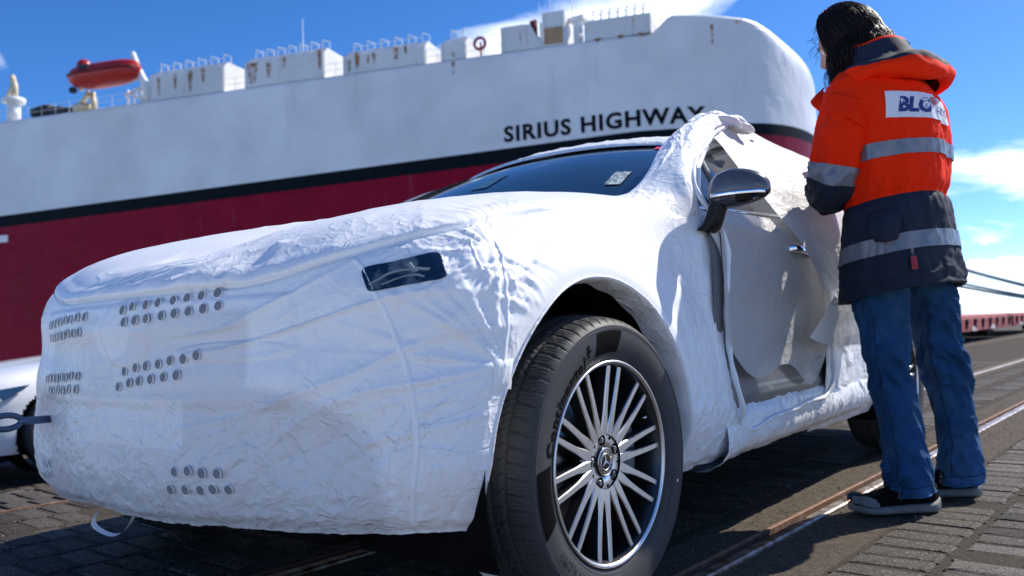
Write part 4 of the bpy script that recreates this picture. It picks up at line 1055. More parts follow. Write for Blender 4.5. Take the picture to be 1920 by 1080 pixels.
mats_ = [M_STONE, M_STONE, M_STONE, M_STONE3, M_STONE3, M_STONE2]
SMM = []
for m_ in mats_:
    row_ = []
    for me in SM:
        c = me.copy(); c.materials.append(m_); row_.append(c)
    SMM.append(row_)
camp = np.array([0, 0, CAM_H]); fwn = np.array(fw); rtn = np.array(rt); upn = np.array(up)
def proj(p):
    d = np.array(p) - camp; z = d @ fwn
    return (z, 960 + 1600 * (d @ rtn) / z, 540 - 1600 * (d @ upn) / z) if z > .1 else (z, 0, 0)
ca, sa = cos(math.atan(RA)), sin(math.atan(RA))
cand = []
for area, (ya, yb) in (('near', (-1.5, .855)), ('mid', (1.335, 1.975)), ('far', (2.275, 9.6))):
    nr = int((yb - ya) / PL); ll = (yb - ya) / nr
    for i in range(nr):
        for j in range(5, 130):
            yy = ya + ll * (i + .5); x = j * PW + (i % 2) * PW * .5
            X, Y = x * ca - yy * 0 * sa, yy + RA * x
            cand.append((X, Y, area))
near_pcs = []; rest = []
for X, Y, area in cand:
    z, u, v = proj((X, Y, gz(X, Y)))
    if z < .4 or u < -700 or u > 2700: continue
    if X > 13: continue
    under = (-.45 < X - CARX < 3.4 and 1.2 < Y < 2.85)
    vis = 0 <= u <= 1940 and v < 1100 and not under and not (v < 1000 and 320 < u < 1290)
    (near_pcs if vis else rest).append((z, X, Y))
near_pcs.sort()
def dress(o, X, Y):
    o.location = (X, Y + random.uniform(-.002, .002), gz(X, Y) + (random.uniform(-.005, -.001) if random.random() < .92 else random.uniform(-.008, -.006))); o.rotation_euler = (random.uniform(-.006, .006), random.uniform(-.008, .008), math.atan(RA) + random.uniform(-.012, .012))
def pick(X, Y):
    v = gn(np.array([[X * .9, Y * .9, 0.]]), 77)[0] + random.uniform(-.45, .45)
    k = 5 if v > .55 else (3 if v < -.35 else 0); return SMM[k][random.randrange(10)]
for z, X, Y in near_pcs[:300]:
    o = link('sett', pick(X, Y), None, PAVE); dress(o, X, Y)
VV = []; FF = []; MI = []; base = 0; src = [(np.array([v.co for v in me.vertices]), [tuple(p.vertices) for p in me.polygons]) for me in SM]
for z, X, Y in near_pcs[300:] + rest:
    v, f = src[random.randrange(10)]; a = math.atan(RA) + random.uniform(-.012, .012); tx, ty = random.uniform(-.006, .006), random.uniform(-.008, .008)
    x, y = v[:, 0], v[:, 1]; zq = gz(X, Y) + v[:, 2] + x * tx + y * ty + (random.uniform(-.005, -.001) if random.random() < .92 else random.uniform(-.008, -.006))
    VV.append(np.stack([X + x * cos(a) - y * sin(a), Y + x * sin(a) + y * cos(a), zq], 1)); FF += [tuple(q + base for q in t) for t in f]
    w = gn(np.array([[X * .9, Y * .9, 0.]]), 77)[0] + random.uniform(-.45, .45); MI += [2 if w > .55 else (1 if w < -.35 else 0)] * len(f); base += len(v)
me = mesh('more_setts', np.concatenate(VV), FF, False)
for m_ in (M_STONE, M_STONE3, M_STONE2): me.materials.append(m_)
me.polygons.foreach_set('material_index', np.array(MI)); tag(link('more_setts', me, None, PAVE), kind='stuff')
print('setts', len(near_pcs), len(rest))
# loose grit
G_ = []; base = 0; FF = []
for k in range(5200):
    r = random.random() ** .6; X = random.uniform(-.4, 7.5); Y = random.uniform(-1.6, 2.9) if random.random() < .75 else raily(random.choice([1.0, 1.17, 1.24]) + random.gauss(0, .05), X)
    z, u, v = proj((X, Y, 0))
    if z < .5 or u < -300 or u > 2300: continue
    s = random.uniform(.0012, .0035); c = np.array([X, Y, .001 + s * .3]); d = np.array([(1, 0, 0), (0, 1, 0), (-1, 0, 0), (0, -1, 0), (0, 0, 1.), (0, 0, -1)]) * s * np.array([random.uniform(.6, 1.3) for _ in range(3)])
    G_.append(c + d); FF += [tuple(q + base for q in t) for t in ((0, 1, 4), (1, 2, 4), (2, 3, 4), (3, 0, 4), (1, 0, 5), (2, 1, 5), (3, 2, 5), (0, 3, 5))]; base += 6
tag(obj('grit', np.concatenate(G_), FF, mat('grit', (.17, .14, .11), .8, noise=(30, .5)), smooth=False), 'loose grit scattered over the paving and rails', kind='stuff')
# ------------------------------------------------------------------ ship behind the quay (own frame: s forward along the hull, n out towards the quay)
SO = np.array([51.6, 25.9, 0.]); sd_ = np.array([.345, -.938, 0]); sd_ /= np.linalg.norm(sd_); nd_ = np.array([sd_[1], -sd_[0], 0])
SHIP = empty('cargo_ship', (51.6, 25.9, -.03), label='huge white car carrier ship with a black stripe and crimson lower hull', cat='ship')
def sp_(s, n, z): return SO * 0 + sd_ * s + nd_ * n + np.array([0, 0, z + .03])
def shipV(L): return np.array([sp_(*q) for q in L])
def hullmat(name, col, rough, streak, sc=(.9, .9, .06), lo=.56, hi=.74, amt=.6):
    m = bpy.data.materials.new(name); m.use_nodes = True; t = m.node_tree; b = t.nodes['Principled BSDF']; b.inputs['Roughness'].default_value = rough; b.inputs['Specular IOR Level'].default_value = .5 if col[2] > .3 else .08
    g = N(t, 'ShaderNodeTexCoord'); mp = N(t, 'ShaderNodeMapping'); mp.inputs['Scale'].default_value = sc; t.links.new(g.outputs['Object'], mp.inputs[0])
    n = N(t, 'ShaderNodeTexNoise'); n.inputs['Scale'].default_value = 1.; n.inputs['Detail'].default_value = 7; n.inputs['Roughness'].default_value = .65; t.links.new(mp.outputs[0], n.inputs[0])
    r = N(t, 'ShaderNodeValToRGB'); r.color_ramp.elements[0].position = lo; r.color_ramp.elements[1].position = hi; r.color_ramp.elements[1].color = (amt, amt, amt, 1); t.links.new(n.outputs[0], r.inputs[0])
    n2 = N(t, 'ShaderNodeTexNoise'); n2.inputs['Scale'].default_value = .22; n2.inputs['Detail'].default_value = 5; t.links.new(g.outputs['Object'], n2.inputs[0])
    c2 = N(t, 'ShaderNodeValToRGB'); c2.color_ramp.elements[0].color = (*[c * .90 for c in col], 1); c2.color_ramp.elements[1].color = (*[min(1, c * 1.07) for c in col], 1)
    c2.color_ramp.elements[0].position = .35; c2.color_ramp.elements[1].position = .65; t.links.new(n2.outputs[0], c2.inputs[0])
    x = N(t, 'ShaderNodeMixRGB'); t.links.new(r.outputs[0], x.inputs[0]); t.links.new(c2.outputs[0], x.inputs[1]); x.inputs[2].default_value = (*streak, 1); t.links.new(x.outputs[0], b.inputs['Base Color'])
    n3 = N(t, 'ShaderNodeTexNoise'); n3.inputs['Scale'].default_value = .5; t.links.new(g.outputs['Object'], n3.inputs[0])
    mp4 = N(t, 'ShaderNodeMapping'); mp4.inputs['Rotation'].default_value = (0, 0, math.atan2(-sd_[1], -sd_[0]) * -1); t.links.new(g.outputs['Object'], mp4.inputs[0])
    br = N(t, 'ShaderNodeTexBrick'); sx = N(t, 'ShaderNodeSeparateXYZ'); t.links.new(mp4.outputs[0], sx.inputs[0]); cb = N(t, 'ShaderNodeCombineXYZ'); t.links.new(sx.outputs[0], cb.inputs[0]); t.links.new(sx.outputs[2], cb.inputs[1]); t.links.new(cb.outputs[0], br.inputs[0])
    br.inputs['Scale'].default_value = .32; br.inputs['Brick Width'].default_value = 2.6; br.inputs['Row Height'].default_value = .75; br.inputs['Mortar Size'].default_value = .018; br.inputs['Mortar Smooth'].default_value = .9
    ma = N(t, 'ShaderNodeMath', operation='MULTIPLY_ADD'); t.links.new(br.outputs['Fac'], ma.inputs[0]); ma.inputs[1].default_value = -.07; t.links.new(n3.outputs[0], ma.inputs[2])
    u = N(t, 'ShaderNodeBump'); u.inputs['Distance'].default_value = .14; t.links.new(ma.outputs[0], u.inputs['Height']); t.links.new(u.outputs[0], b.inputs['Normal'])
    return m
M_HULLW = hullmat('hull_white', (.72, .73, .75), .45, (.42, .43, .45), (.35, .35, .05), .58, .8, .5)
M_HULLR = hullmat('hull_crimson', (.25, .001, .022), .42, (.30, .09, .12), (1.1, 1.1, .08), .60, .76, .5)
M_HULLK = mat('hull_black', (.004, .008, .012), .6, spec=.08)
M_DECKW = hullmat('deck_white', (.68, .68, .68), .5, (.30, .13, .045), (1.6, 1.6, .25), .60, .70, .75)
M_RUSTW = mat('rust_stain', (.30, .14, .05), .8, noise=(3, .4)); M_CREAM = mat('cream_paint', (.66, .58, .40), .5, var=((.3, .14, .05), 2.5, .55, .7))
M_RAILW = mat('rail_white', (.75, .76, .78), .5); M_DARKM = mat('dark_machinery', (.02, .026, .03), .6, noise=(2, .5))
def stripe_z(s): return 12.02 + 1.70 * min(1., (s + 58) / 56.) if s < -2 else 13.72 + .75 * float(sstep(np.array(s), -1, 9))
SB, LB, WB = -3.6, 13.6, 14.5
def plan(t, ins):
    """t<0: straight side at s = SB + t; t in 0..1 round the bow"""
    if t <= 0: return SB + t, -ins
    a = t * pi / 2 * 1.0; return SB + (LB - ins * .9) * sin(a), -WB + (WB - ins) * cos(a) if a < pi / 2 else -WB
TT = list(np.linspace(-112, -12, 50)) + list(np.linspace(-11.5, 0, 40)) + list(np.linspace(.01, .999, 60))
def top_z(s): return 20.38 + 1.25 * float(sstep(np.array(s), -1.2, .6))
def hull_pt(t, z):
    s = plan(t, 0)[0]; zt = top_z(s); rf = .25 + 3.0 * float(sstep(np.array(s), 5.0, 9.6)); ins = 0.
    if z > zt - rf: ins = rf * .9 * (1 - math.sqrt(max(0., 1 - ((z - zt + rf) / rf) ** 2)))
    if z < 13: ins += .10 * (13 - z) * float(sstep(np.array(s), 3, 9))
    a, b = plan(t, ins); return sp_(a, b, z)
def hull_part(nm, zs, m, off=0):
    V = []
    for t in TT:
        s = plan(t, 0)[0]; z0, z1 = zs(s)
        for q in np.linspace(0, 1, 26 if nm == 'hull_upper' else 6):
            z = z0 + (z1 - z0) * (q if nm != 'hull_upper' else 1 - (1 - q) ** 1.8)
            V.append(hull_pt(t, z))
    k = 26 if nm == 'hull_upper' else 6; V = np.array(V)
    mirror = V.reshape(len(TT), k, 3)[::-1]; sn = mirror @ sd_; nn = mirror @ nd_; zz_ = mirror[..., 2:3]
    M2 = sd_ * sn[..., None] + nd_ * (-2 * WB - nn)[..., None] + np.array([0, 0, 1.]) * zz_
    A = np.concatenate([V.reshape(len(TT), k, 3), M2]); return obj(nm, A.reshape(-1, 3), gridF(len(A), k), m, SHIP)
hull_part('hull_upper', lambda s: (stripe_z(s), top_z(s)), M_HULLW)
hull_part('hull_stripe', lambda s: (stripe_z(s) - (1.0 - .2 * float(sstep(np.array(s), -10, 5))), stripe_z(s)), M_HULLK)
hull_part('hull_lower', lambda s: (-4., stripe_z(s) - (1.0 - .2 * float(sstep(np.array(s), -10, 5)))), M_HULLR)
V = []
for t in TT:
    s = plan(t, 0)[0]; a, b = plan(t, .25 + 2.7 * float(sstep(np.array(s), 5.0, 9.6))); V += [sp_(a, b, top_z(s) - .01), sp_(a, -2 * WB - b, top_z(s) - .01)]
obj('top_deck', V, gridF(len(TT), 2), M_DECKW, SHIP, smooth=False)
# ship's name, letters a couple of millimetres proud of the plating
Vt, Ft = text_mesh('SIRIUS HIGHWAY', 1.62, .0, .055, align='LEFT', space=1.12)
xx = (Vt[:, 0] - Vt[:, 0].min()); xx = xx / xx.max() * 13.95 - 11.62; zz0 = Vt[:, 1] - Vt[:, 1].min(); zz0 = zz0 / zz0.max() * 1.17
zb = np.interp(xx, [-11.7, 2.4], [13.84, 14.10]); nn0 = np.where(xx > SB, -WB + WB * np.sqrt(np.clip(1 - ((xx - SB) / LB) ** 2, 0, 1)), 0)
Vn = np.array([sp_(x, .03 + q, z) for x, z, q in zip(xx, zb + zz0, nn0)])
# one mesh per letter
import collections
par_ = list(range(len(Vn)))
def fd(a):
    while par_[a] != a: par_[a] = par_[par_[a]]; a = par_[a]
    return a
for f in Ft:
    for q in f[1:]: par_[fd(f[0])] = fd(q)
gr_ = collections.defaultdict(list)
for f in Ft: gr_[fd(f[0])].append(f)
for f_ in gr_.values():
    ids = sorted({q for f in f_ for q in f}); rm = {q: i for i, q in enumerate(ids)}
    obj('name_letter', Vn[ids], [tuple(rm[q] for q in f) for f in f_], M_HULLK, SHIP, smooth=False)
# houses and ventilator casings along the edge of the top deck
def casing(s0, s1, h, dep=4.5, n0=-.15, slope0=.0, slope1=.0, cham=.5, nm='vent_housing', m=None, rails=0, z0=20.38):
    b = MB(); zt = z0 + h
    L = [(s0, n0, z0), (s1, n0, z0), (s1, n0 - dep, z0), (s0, n0 - dep, z0), (s0 + slope0 * .6, n0, zt - cham), (s1 - slope1 * .6, n0, zt - cham), (s1 - slope1 * .6, n0 - dep, zt - cham), (s0 + slope0 * .6, n0 - dep, zt - cham),
         (s0 + slope0 + cham * .5, n0 - cham, zt), (s1 - slope1, n0 - cham, zt), (s1 - slope1, n0 - dep, zt), (s0 + slope0 + cham * .5, n0 - dep, zt)]
    b.add(shipV(L), [(0, 1, 5, 4), (1, 2, 6, 5), (2, 3, 7, 6), (3, 0, 4, 7), (4, 5, 9, 8), (5, 6, 10, 9), (6, 7, 11, 10), (7, 4, 8, 11), (8, 9, 10, 11)])
    o = b.build(nm, m or M_DECKW, SHIP)
    c = MB()
    for q in np.linspace(s0 + .1, s1 - .1, 2): c.box(sp_(q, n0 + .03, z0 + (h - cham) / 2), (.12, .12, h - cham))
    c.box(sp_((s0 + s1) / 2, n0 + .02, z0 + .10), (.10, s1 - s0, .16), R=RSH); c.build('casing_frame', M_DECKW, o)
    if rails:
        r_ = MB(); z = zt
        for q in np.linspace(s0 + .6, s1 - .5, rails): 
            r_.tube([sp_(q, n0 - cham - .2, z), sp_(q, n0 - cham - .2, z + .75)], .05, 5); r_.tube([sp_(q, n0 - cham - .2, z + .72), sp_(q + .45, n0 - cham - .5, z + .60), sp_(q + .45, n0 - cham - .5, z)], .04, 5)
        r_.tube([sp_(s0 + .6, n0 - cham - .2, z + .42), sp_(s1 - .5, n0 - cham - .2, z + .42)], .022, 4)
        r_.build('guard_railing', M_RAILW, o)
    return o
RSH = np.array([[sd_[0] * 0 + nd_[0] * -1, sd_[0], 0], [-nd_[1], sd_[1], 0], [0, 0, 1]])
def stain(o, s, z, w, h, n=-.115):
    V = []; r = random.Random(int(s * 100))
    for j in range(7):
        t = j / 6; ww = w * (1 - .5 * t) * (1 + r.uniform(-.15, .15)); V += [sp_(s - ww / 2, n, z - h * t), sp_(s + ww / 2, n, z - h * t)]
    obj('rust_stain', V, gridF(7, 2), M_STAIN, o, smooth=False)
M_STAIN = mat('rust_run', (.33, .16, .055), .85, noise=(2, .5)); t_ = M_STAIN.node_tree; b_ = t_.nodes['Principled BSDF']
g_ = N(t_, 'ShaderNodeTexCoord'); n_ = N(t_, 'ShaderNodeTexNoise'); n_.inputs['Scale'].default_value = 2.2; n_.inputs['Detail'].default_value = 6; t_.links.new(g_.outputs['Object'], n_.inputs[0])
r_ = N(t_, 'ShaderNodeValToRGB'); r_.color_ramp.elements[0].position = .40; r_.color_ramp.elements[1].position = .62; r_.color_ramp.elements[0].color = (.15, .15, .15, 1); t_.links.new(n_.outputs[0], r_.inputs[0]); t_.links.new(r_.outputs[0], b_.inputs['Alpha'])
c1 = casing(-42.1, -34.9, 2.5, rails=6)
for q in ((-41.2, 22.2, .3, 1.5), (-39.6, 22.3, .35, 1.2), (-38.1, 22.4, .45, 1.7), (-36.9, 22.5, .4, 1.2)): stain(c1, *q)
c2 = casing(-33.0, -25.9, 2.45, rails=7)
for q in ((-32.3, 22.3, 1.0, 1.7), (-30.8, 22.2, .5, 1.2), (-29.4, 22.4, .25, .8), (-26.3, 22.6, .3, 1.5)): stain(c2, *q)
c3 = casing(-24.3, -17.5, 1.85, rails=6)
for q in ((-23.8, 21.4, .35, .8), (-23.1, 22.0, .4, 1.4), (-22.2, 21.6, .25, .6), (-21.7, 21.7, .3, .8), (-19.9, 21.9, .45, .9), (-19.1, 21.9, .25, .6)): stain(c3, *q)
c4 = casing(-16.3, -14.3, 1.75, dep=5, rails=2); stain(c4, -15.3, 20.9, .3, .5); stain(SHIP, -15.3, 20.2, .3, .9, .02)
c5 = casing(-11.65, -8.55, 1.9, slope1=1.5, cham=.12)
c6 = casing(-8.55, -6.9, 2.5, cham=.1, nm='winch_house'); 
b = MB(); b.box(sp_(-7.75, -.10, 21.1), (.12, 1.3, 1.15), R=RSH); b.build('louvre_panel', M_RUSTW, c6)
for k in range(6):
    b = MB(); b.box(sp_(-7.75, -.02, 20.65 + k * .18), (.06, 1.3, .05), R=RSH); b.build('louvre', M_CREAM, c6)
c7 = casing(-5.55, -.92, 1.45, cham=.12, rails=7)
for q in (-4.6, -3.0, -1.6): stain(SHIP, q, 20.45, .5, .25, .02)
for (s, z, w, h) in ((3.1, 20.3, .25, 1.3), (4.8, 20.4, .5, .3)): stain(SHIP, s, z, w, h, .02)
for (s, z) in ((-34.9, 13.0), (-31.2, 12.8), (-20.4, 13.0)): pass
b = MB(); b.box(sp_(-13.2, -.2, 20.9), (.1, .1, 1.0)); b.tube([sp_(-13.3 + .42 * cos(a), -.3, 21.35 + .42 * sin(a)) for a in np.linspace(0, 2 * pi, 17)[:-1]], .12, 6, closed=True); b.build('lifebuoy_ring', mat('faded_red', (.30, .04, .06), .6), SHIP, True)
b = MB(); b.box(sp_(-9.3, -.6, 21.6), (.25, .5, 1.9)); b.build('signal_post', mat('dark_red', (.2, .02, .03), .6), SHIP)
# long deck-edge railing and masts
b = MB()
for s in np.arange(-58, -1, 1.5): b.tube([sp_(s, -.25, 20.38), sp_(s, -.25, 20.38 + 1.0)], .025, 4)
for h in (.5, 1.0): b.tube([sp_(s, -.25, 20.38 + h) for s in np.linspace(-58, -13, 30)], .018, 4)
b.build('deck_railing', M_RAILW, SHIP)
for (s, n, z, r) in ((-29.4, -3, 26.4, .07), (-10.0, -5, 25.6, .03), (-8.9, -4, 26.5, .04), (-7.2, -4, 25.5, .05), (-6.9, -4, 25.0, .04), (-2.6, -5, 23.5, .04)):
    b = MB(); b.tube([sp_(s, n, 20.3), sp_(s, n, z)], [r, r * .5], 6); b.build('antenna', M_RAILW, SHIP)
b = MB(); b.box(sp_(-6.2, -1.2, 21.3), (.5, .5, 1.9)); b.box(sp_(-6.1, -1.5, 22.4), (1.3, 1.3, .3)); b.build('deck_platform', M_RAILW, SHIP)
# crane post, deck machinery at the far left
b = MB(); b.tube([sp_(-57.2, -.8, 20.3), sp_(-57.2, -.8, 22.1)], .55, 14); b.tube([sp_(-57.2, -.8, 22.1), sp_(-57.2, -.8, 22.5)], .95, 14); b.build('crane_pedestal', M_RAILW, SHIP, True)
b = MB(); b.tube([sp_(-57.0, -.7, 22.4), sp_(-56.9, -.6, 23.6), sp_(-57.1, -.6, 24.5)], [.34, .32, .22], 8); b.tube([sp_(-58.4, -1, 22.4), sp_(-57.2, -.8, 24.0)], .15, 6); b.build('crane_arm', M_CREAM, SHIP, True)
b = MB(); b.tube([sp_(-54.9, -.8, 20.9), sp_(-53.5, -.8, 21.1)], .48, 12); b.box(sp_(-53.4, -.8, 21.0), (.9, .7, .9)); b.build('mooring_winch', M_DARKM, SHIP, True)
b = MB(); 
for q in ((-52.3, .9), (-51.4, .75), (-50.5, .6)): b.tube([sp_(q[0] - .5, -.8, 20.3 + q[1] / 2), sp_(q[0] + .4, -.9, 20.3 + q[1] / 2)], q[1] * .62, 10)
b.build('stacked_gear', M_DARKM, SHIP, True)
# davit
b = MB(); b.tube([sp_(-43.9, -.3, 24.7), sp_(-43.3, -.2, 23.2), sp_(-42.6, -.2, 21.9), sp_(-42.5, -.3, 20.4)], [.22, .30, .34, .25], 8); b.tube([sp_(-43.0, -.5, 21.8), sp_(-45.0, -.7, 21.3)], .18, 6); b.tube([sp_(-44.3, -.5, 21.4), sp_(-42.6, -.4, 20.4)], .15, 6)
for s in (-44.6, -44.0, -43.3): b.tube([sp_(s, -.5, 20.4), sp_(s, -.5, 21.7)], .12, 6)
b.build('boat_davit', M_RAILW, SHIP, True)
b = MB(); b.tube([sp_(-49.9, -.4, 20.4), sp_(-48.9, -.5, 21.7), sp_(-48.6, -.5, 22.0)], .22, 7); b.tube([sp_(-48.0, -.4, 20.4), sp_(-48.3, -.5, 21.9)], .26, 7); b.tube([sp_(-49.8, -.4, 24.2), sp_(-49.4, -.4, 22.2)], .2, 6); b.box(sp_(-49.2, -.6, 20.7), (1.4, 1.4, .6)); b.build('boat_davit', M_CREAM, SHIP, True)
b = MB(); b.box(sp_(-57.7, .04, 10.0), (.1, 1.3, .6), R=RSH); b.build('hull_plate', M_RAILW, SHIP)
# enclosed lifeboat: a thing of its own, hung in the davits
LBt = empty('lifeboat', tuple(SO + sd_ * -46.35 + nd_ * .2 + np.array([0, 0, 23.05])), rz=math.atan2(sd_[1], sd_[0]), label='red enclosed lifeboat hanging above the ship deck edge', cat='lifeboat')
M_BOAT = mat('lifeboat_red', (.42, .018, .016), .38, noise=(1.5, .15)); V = []; n, m = 30, 20
for i in range(n):
    t = -1 + 2 * i / (n - 1); e = (1 - abs(t) ** 3.2) ** .5 + .04
    for j in range(m):
        a = 2 * pi * j / m; y, z = cos(a), sin(a); V.append((t * 3.55, 1.25 * y * e * (1 if z < .1 else .86), (z * (1.05 if z < 0 else 1.0) * e ** .7 + .0) + .10 * t * t - .0))
mb = MB().add(V, gridF(n, m, closed_v=True)); mb.build('boat_hull', M_BOAT, LBt, True)
mb = MB(); mb.lathe([(0, .55), (.35, .5), (.55, .25), (.6, -.2)], 14, (-2.1, 0, .95)); mb.build('wheelhouse', M_BOAT, LBt, True)
mb = MB(); mb.tube([(t * 3.55, -(1.27 * (1 - abs(t) ** 3.2) ** .5 + .05), .10 * t * t + .02) for t in np.linspace(-.97, .97, 24)], .09, 6); mb.build('rubbing_strake', mat('boat_dark', (.10, .01, .01), .6), LBt, True)
mb = MB(); mb.box((-1.1, -1.12, .48), (.9, .12, .42), bev=.05); mb.build('boat_window', M_DARKM, LBt); mb = MB(); mb.box((-3.3, 0, -.95), (.5, .5, .5), bev=.1); mb.build('propeller_guard', M_DARKM, LBt)
# mooring ropes from the bow down to the quay on the right
for k, (z0, z1, y0, y1, rr) in enumerate(((7.0, .1, 17.6, 1.2, .075), (6.75, -.05, 17.7, .4, .075), (6.55, -.05, 17.8, -.4, .06), (5.2, .55, 17.8, 2.6, .075), (4.8, .30, 17.9, 1.7, .075))):
    b = MB(); P = []
    for t in np.linspace(0, 1, 20): P.append((54.6 + 1.4 * t, y0 + (y1 - y0) * t, z0 + (z1 - z0) * t - .35 * sin(pi * t)))
    b.tube(P, rr, 6)
    tag(b.build('mooring_rope', mat('rope', (.30, .33, .34), .8, noise=(4, .2)), None, True), ('topmost', 'second from the top', 'middle', 'second lowest', 'lowest')[k] + ' of the pale mooring ropes slanting down at the right', 'rope', 'mooring ropes from the ship')

# ------------------------------------------------------------------ roll trailers on the right, distant shore, white saloon car on the left
M_TRED = mat('trailer_red', (.36, .055, .045), .6, noise=(1.5, .25), var=((.50, .22, .18), 3.0, .6, .75)); M_TDK = mat('trailer_dark', (.02, .02, .022), .7)
def trailer(x0, L, y, lab):
    T = empty('roll_trailer', (x0, y, 0), rz=-.012, label=lab, cat='trailer', group='low red roll trailers at the right')
    b = MB(); b.box((L / 2, 1.35, .56), (L, 2.7, .06), bev=.02); b.build('deck', M_TRED, T)
    b = MB(); b.box((L / 2, -.02, .385), (L, .10, .30), bev=.01); b.build('side_beam', M_TRED, T)
    b = MB(); b.box((L / 2, 2.7, .385), (L, .10, .30)); b.build('side_beam', M_TRED, T)
    b = MB(); b.box((-.03, 1.35, .40), (.10, 2.7, .34)); b.build('end_beam', M_TDK, T)
    for q in np.arange(.5, L, .95):
        b = MB(); b.box((q, -.09, .46), (.12, .06, .10)); b.box((q, -.085, .36), (.07, .04, .12)); b.build('lashing_ring', M_TDK, T)
    for q in (1.3, 3.6): b = MB(); b.box((q, -.085, .29), (.55, .012, .10)); b.build('stencil_mark', mat('stencil_white', (.6, .55, .52), .7, noise=(9, .4)), T)
    for q in (L * .78, L * .86): b = MB().lathe([(0, 0), (.17, 0), (.2, .03), (.2, .22), (.17, .25), (0, .25)], 18, (q, .25, .20), axis='y'); b.build('wheel', M_TDK, T, True)
    b = MB(); b.box((.8, .9, .14), (.3, .5, .28)); b.box((.8, 1.9, .14), (.3, .5, .28)); b.build('support_leg', M_TDK, T)
trailer(20.35, 6.6, 3.62, 'low red roll trailer nearest on the right, behind the legs'); trailer(27.4, 7.5, 3.54, 'red roll trailer second in line at the right edge')
tag(MB().box((60, 12, .75), (6, 2.2, 1.5), bev=.3).build('dark_container', mat('deep_blue', (.01, .03, .09), .5), None), 'small dark blue box in the distance beyond the trailers', 'container')
WCAR = empty('parked_car', (3.58, 8.68, -.40), label='white saloon car parked beyond the nose of the covered car', cat='car')
M_WHT = mat('white_paint', (.80, .80, .80), .22, coat=.7, noise=(2, .02))
CX_ = [-.86, -.78, -.55, -.2, .2, .6, .95, 1.3, 1.8, 2.4, 2.9, 3.4, 3.75]
hd = dict(zip(CX_, [.62, .70, .80, .87, .92, .96, .99, 1.0, 1.01, 1.02, 1.03, 1.03, .95]))
wd = dict(zip(CX_, [.52, .70, .85, .895, .90, .90, .90, .90, .90, .90, .88, .84, .74]))
G = []
for x in CX_:
    w = wd[x]; h = hd[x]; G.append([(x + (.05 if x < -.7 else 0), -w * .95, .16), (x, -w, .30), (x, -w * 1.01, .50), (x, -w * 1.0, h * .80), (x, -w * .94, h * .93), (x, -w * .80, h), (x, -w * .4, h + .035), (x, 0, h + .045)])
G = np.array(G)
for side in (-1, 1):
    G2 = G.copy(); G2[..., 1] *= -side; S, _ = loft(G2, 200, 90)
    kp = ~((np.abs(S[..., 1]) > .6) & ((np.hypot(S[..., 0], S[..., 2] - .33) < .385) | (np.hypot(S[..., 0] - 2.87, S[..., 2] - .33) < .385)))
    A = S[::-1] if side > 0 else S; K = kp[::-1] if side > 0 else kp
    sub(A, K, 'body', M_WHT, WCAR)
V = []
for s in np.linspace(-1, 1, 15):
    for z in np.linspace(.16, .62, 6): V.append((-.86 + .05 * (z < .2) - .07 * (1 - s * s), s * .52, z))
obj('front_bumper', V, gridF(15, 6), M_WHT, WCAR)
RF = [(.62, .70, .97), (.95, .66, 1.17), (1.35, .60, 1.36), (1.8, .58, 1.42), (2.4, .57, 1.41), (2.9, .56, 1.30), (3.3, .58, 1.10)]
V = []
for (x, w, z) in RF:
    for s in np.linspace(-1, 1, 11): V.append((x - .10 * (1 - s * s) * (x < 1.5), s * w, z + .045 * (1 - s * s)))
V = np.array(V).reshape(7, 11, 3)
obj('windshield', V[:3].reshape(-1, 3), gridF(3, 11), mat('car_glass', (.02, .07, .085), .05, spec=.8), WCAR); obj('roof', V[2:5].reshape(-1, 3), gridF(3, 11), M_WHT, WCAR); obj('rear_window', V[4:].reshape(-1, 3), gridF(3, 11), MATS['car_glass'], WCAR)
for side in (-1, 1):
    S = []
    for (x, w, z) in RF: S += [(x, side * .84, 1.0), (x, side * w, z)]
    obj('side_window', S, gridF(7, 2), MATS['car_glass'], WCAR)
    b = MB(); b.tube([(x, side * (w + .01), z) for (x, w, z) in RF], .028, 6); b.build('roof_pillar', M_WHT, WCAR, True)
    q = [(-.80, .60, .58), (-.62, .80, .70), (-.30, .905, .745), (-.36, .912, .70), (-.55, .88, .60), (-.70, .78, .52)]
    b = MB().add([(x, side * (y + .012), z) for x, y, z in q], [tuple(range(6))]); b.build('headlight', mat('lamp_glass', (.02, .06, .12), .08, spec=.9, coat=.5), WCAR)
    for x in (0, 2.87):
        Wm = empty('wheel'); Wm.parent = WCAR; Wm.location = (x, side * .80, .33); Wm.rotation_euler = (0, 0, 0 if side < 0 else pi)
        MB().lathe([(.22, -.10), (.26, -.105), (.31, -.10), (.33, -.07), (.335, 0), (.33, .08), (.30, .1), (.22, .1)], 48, axis='y').build('tyre', M_RUB, Wm, True)
        MB().lathe([(.235, -.10), (.22, -.09), (.21, .0), (0, .0)], 48, axis='y').build('rim', M_RIMDK, Wm, True)
        for k in range(5):
            sp = MB(); a = rad(72 * k + 20)
            for d in (-.09, .09): sp.tube([(.05 * cos(a), -.07, .05 * sin(a)), (.14 * cos(a + d), -.085, .14 * sin(a + d)), (.225 * cos(a + d * 1.3), -.085, .225 * sin(a + d * 1.3))], [.03, .018, .020], 6)
            sp.build('spoke', mat('silver_alloy', (.5, .5, .52), .3, metal=1.), Wm, True)
        hb = MB(); V = []
        for th in np.linspace(0, 2 * pi, 30):
            for y in (-.09, .3): V.append((x + .40 * cos(th), side * (.80 - (y + .0)) , .33 + .40 * sin(th)))
        obj('wheel_housing', V, gridF(30, 2), M_UNDER, WCAR)
b = MB(); b.box((1.45, 0, .17), (4.0, 1.6, .06)); b.build('floor_pan', M_UNDER, WCAR)
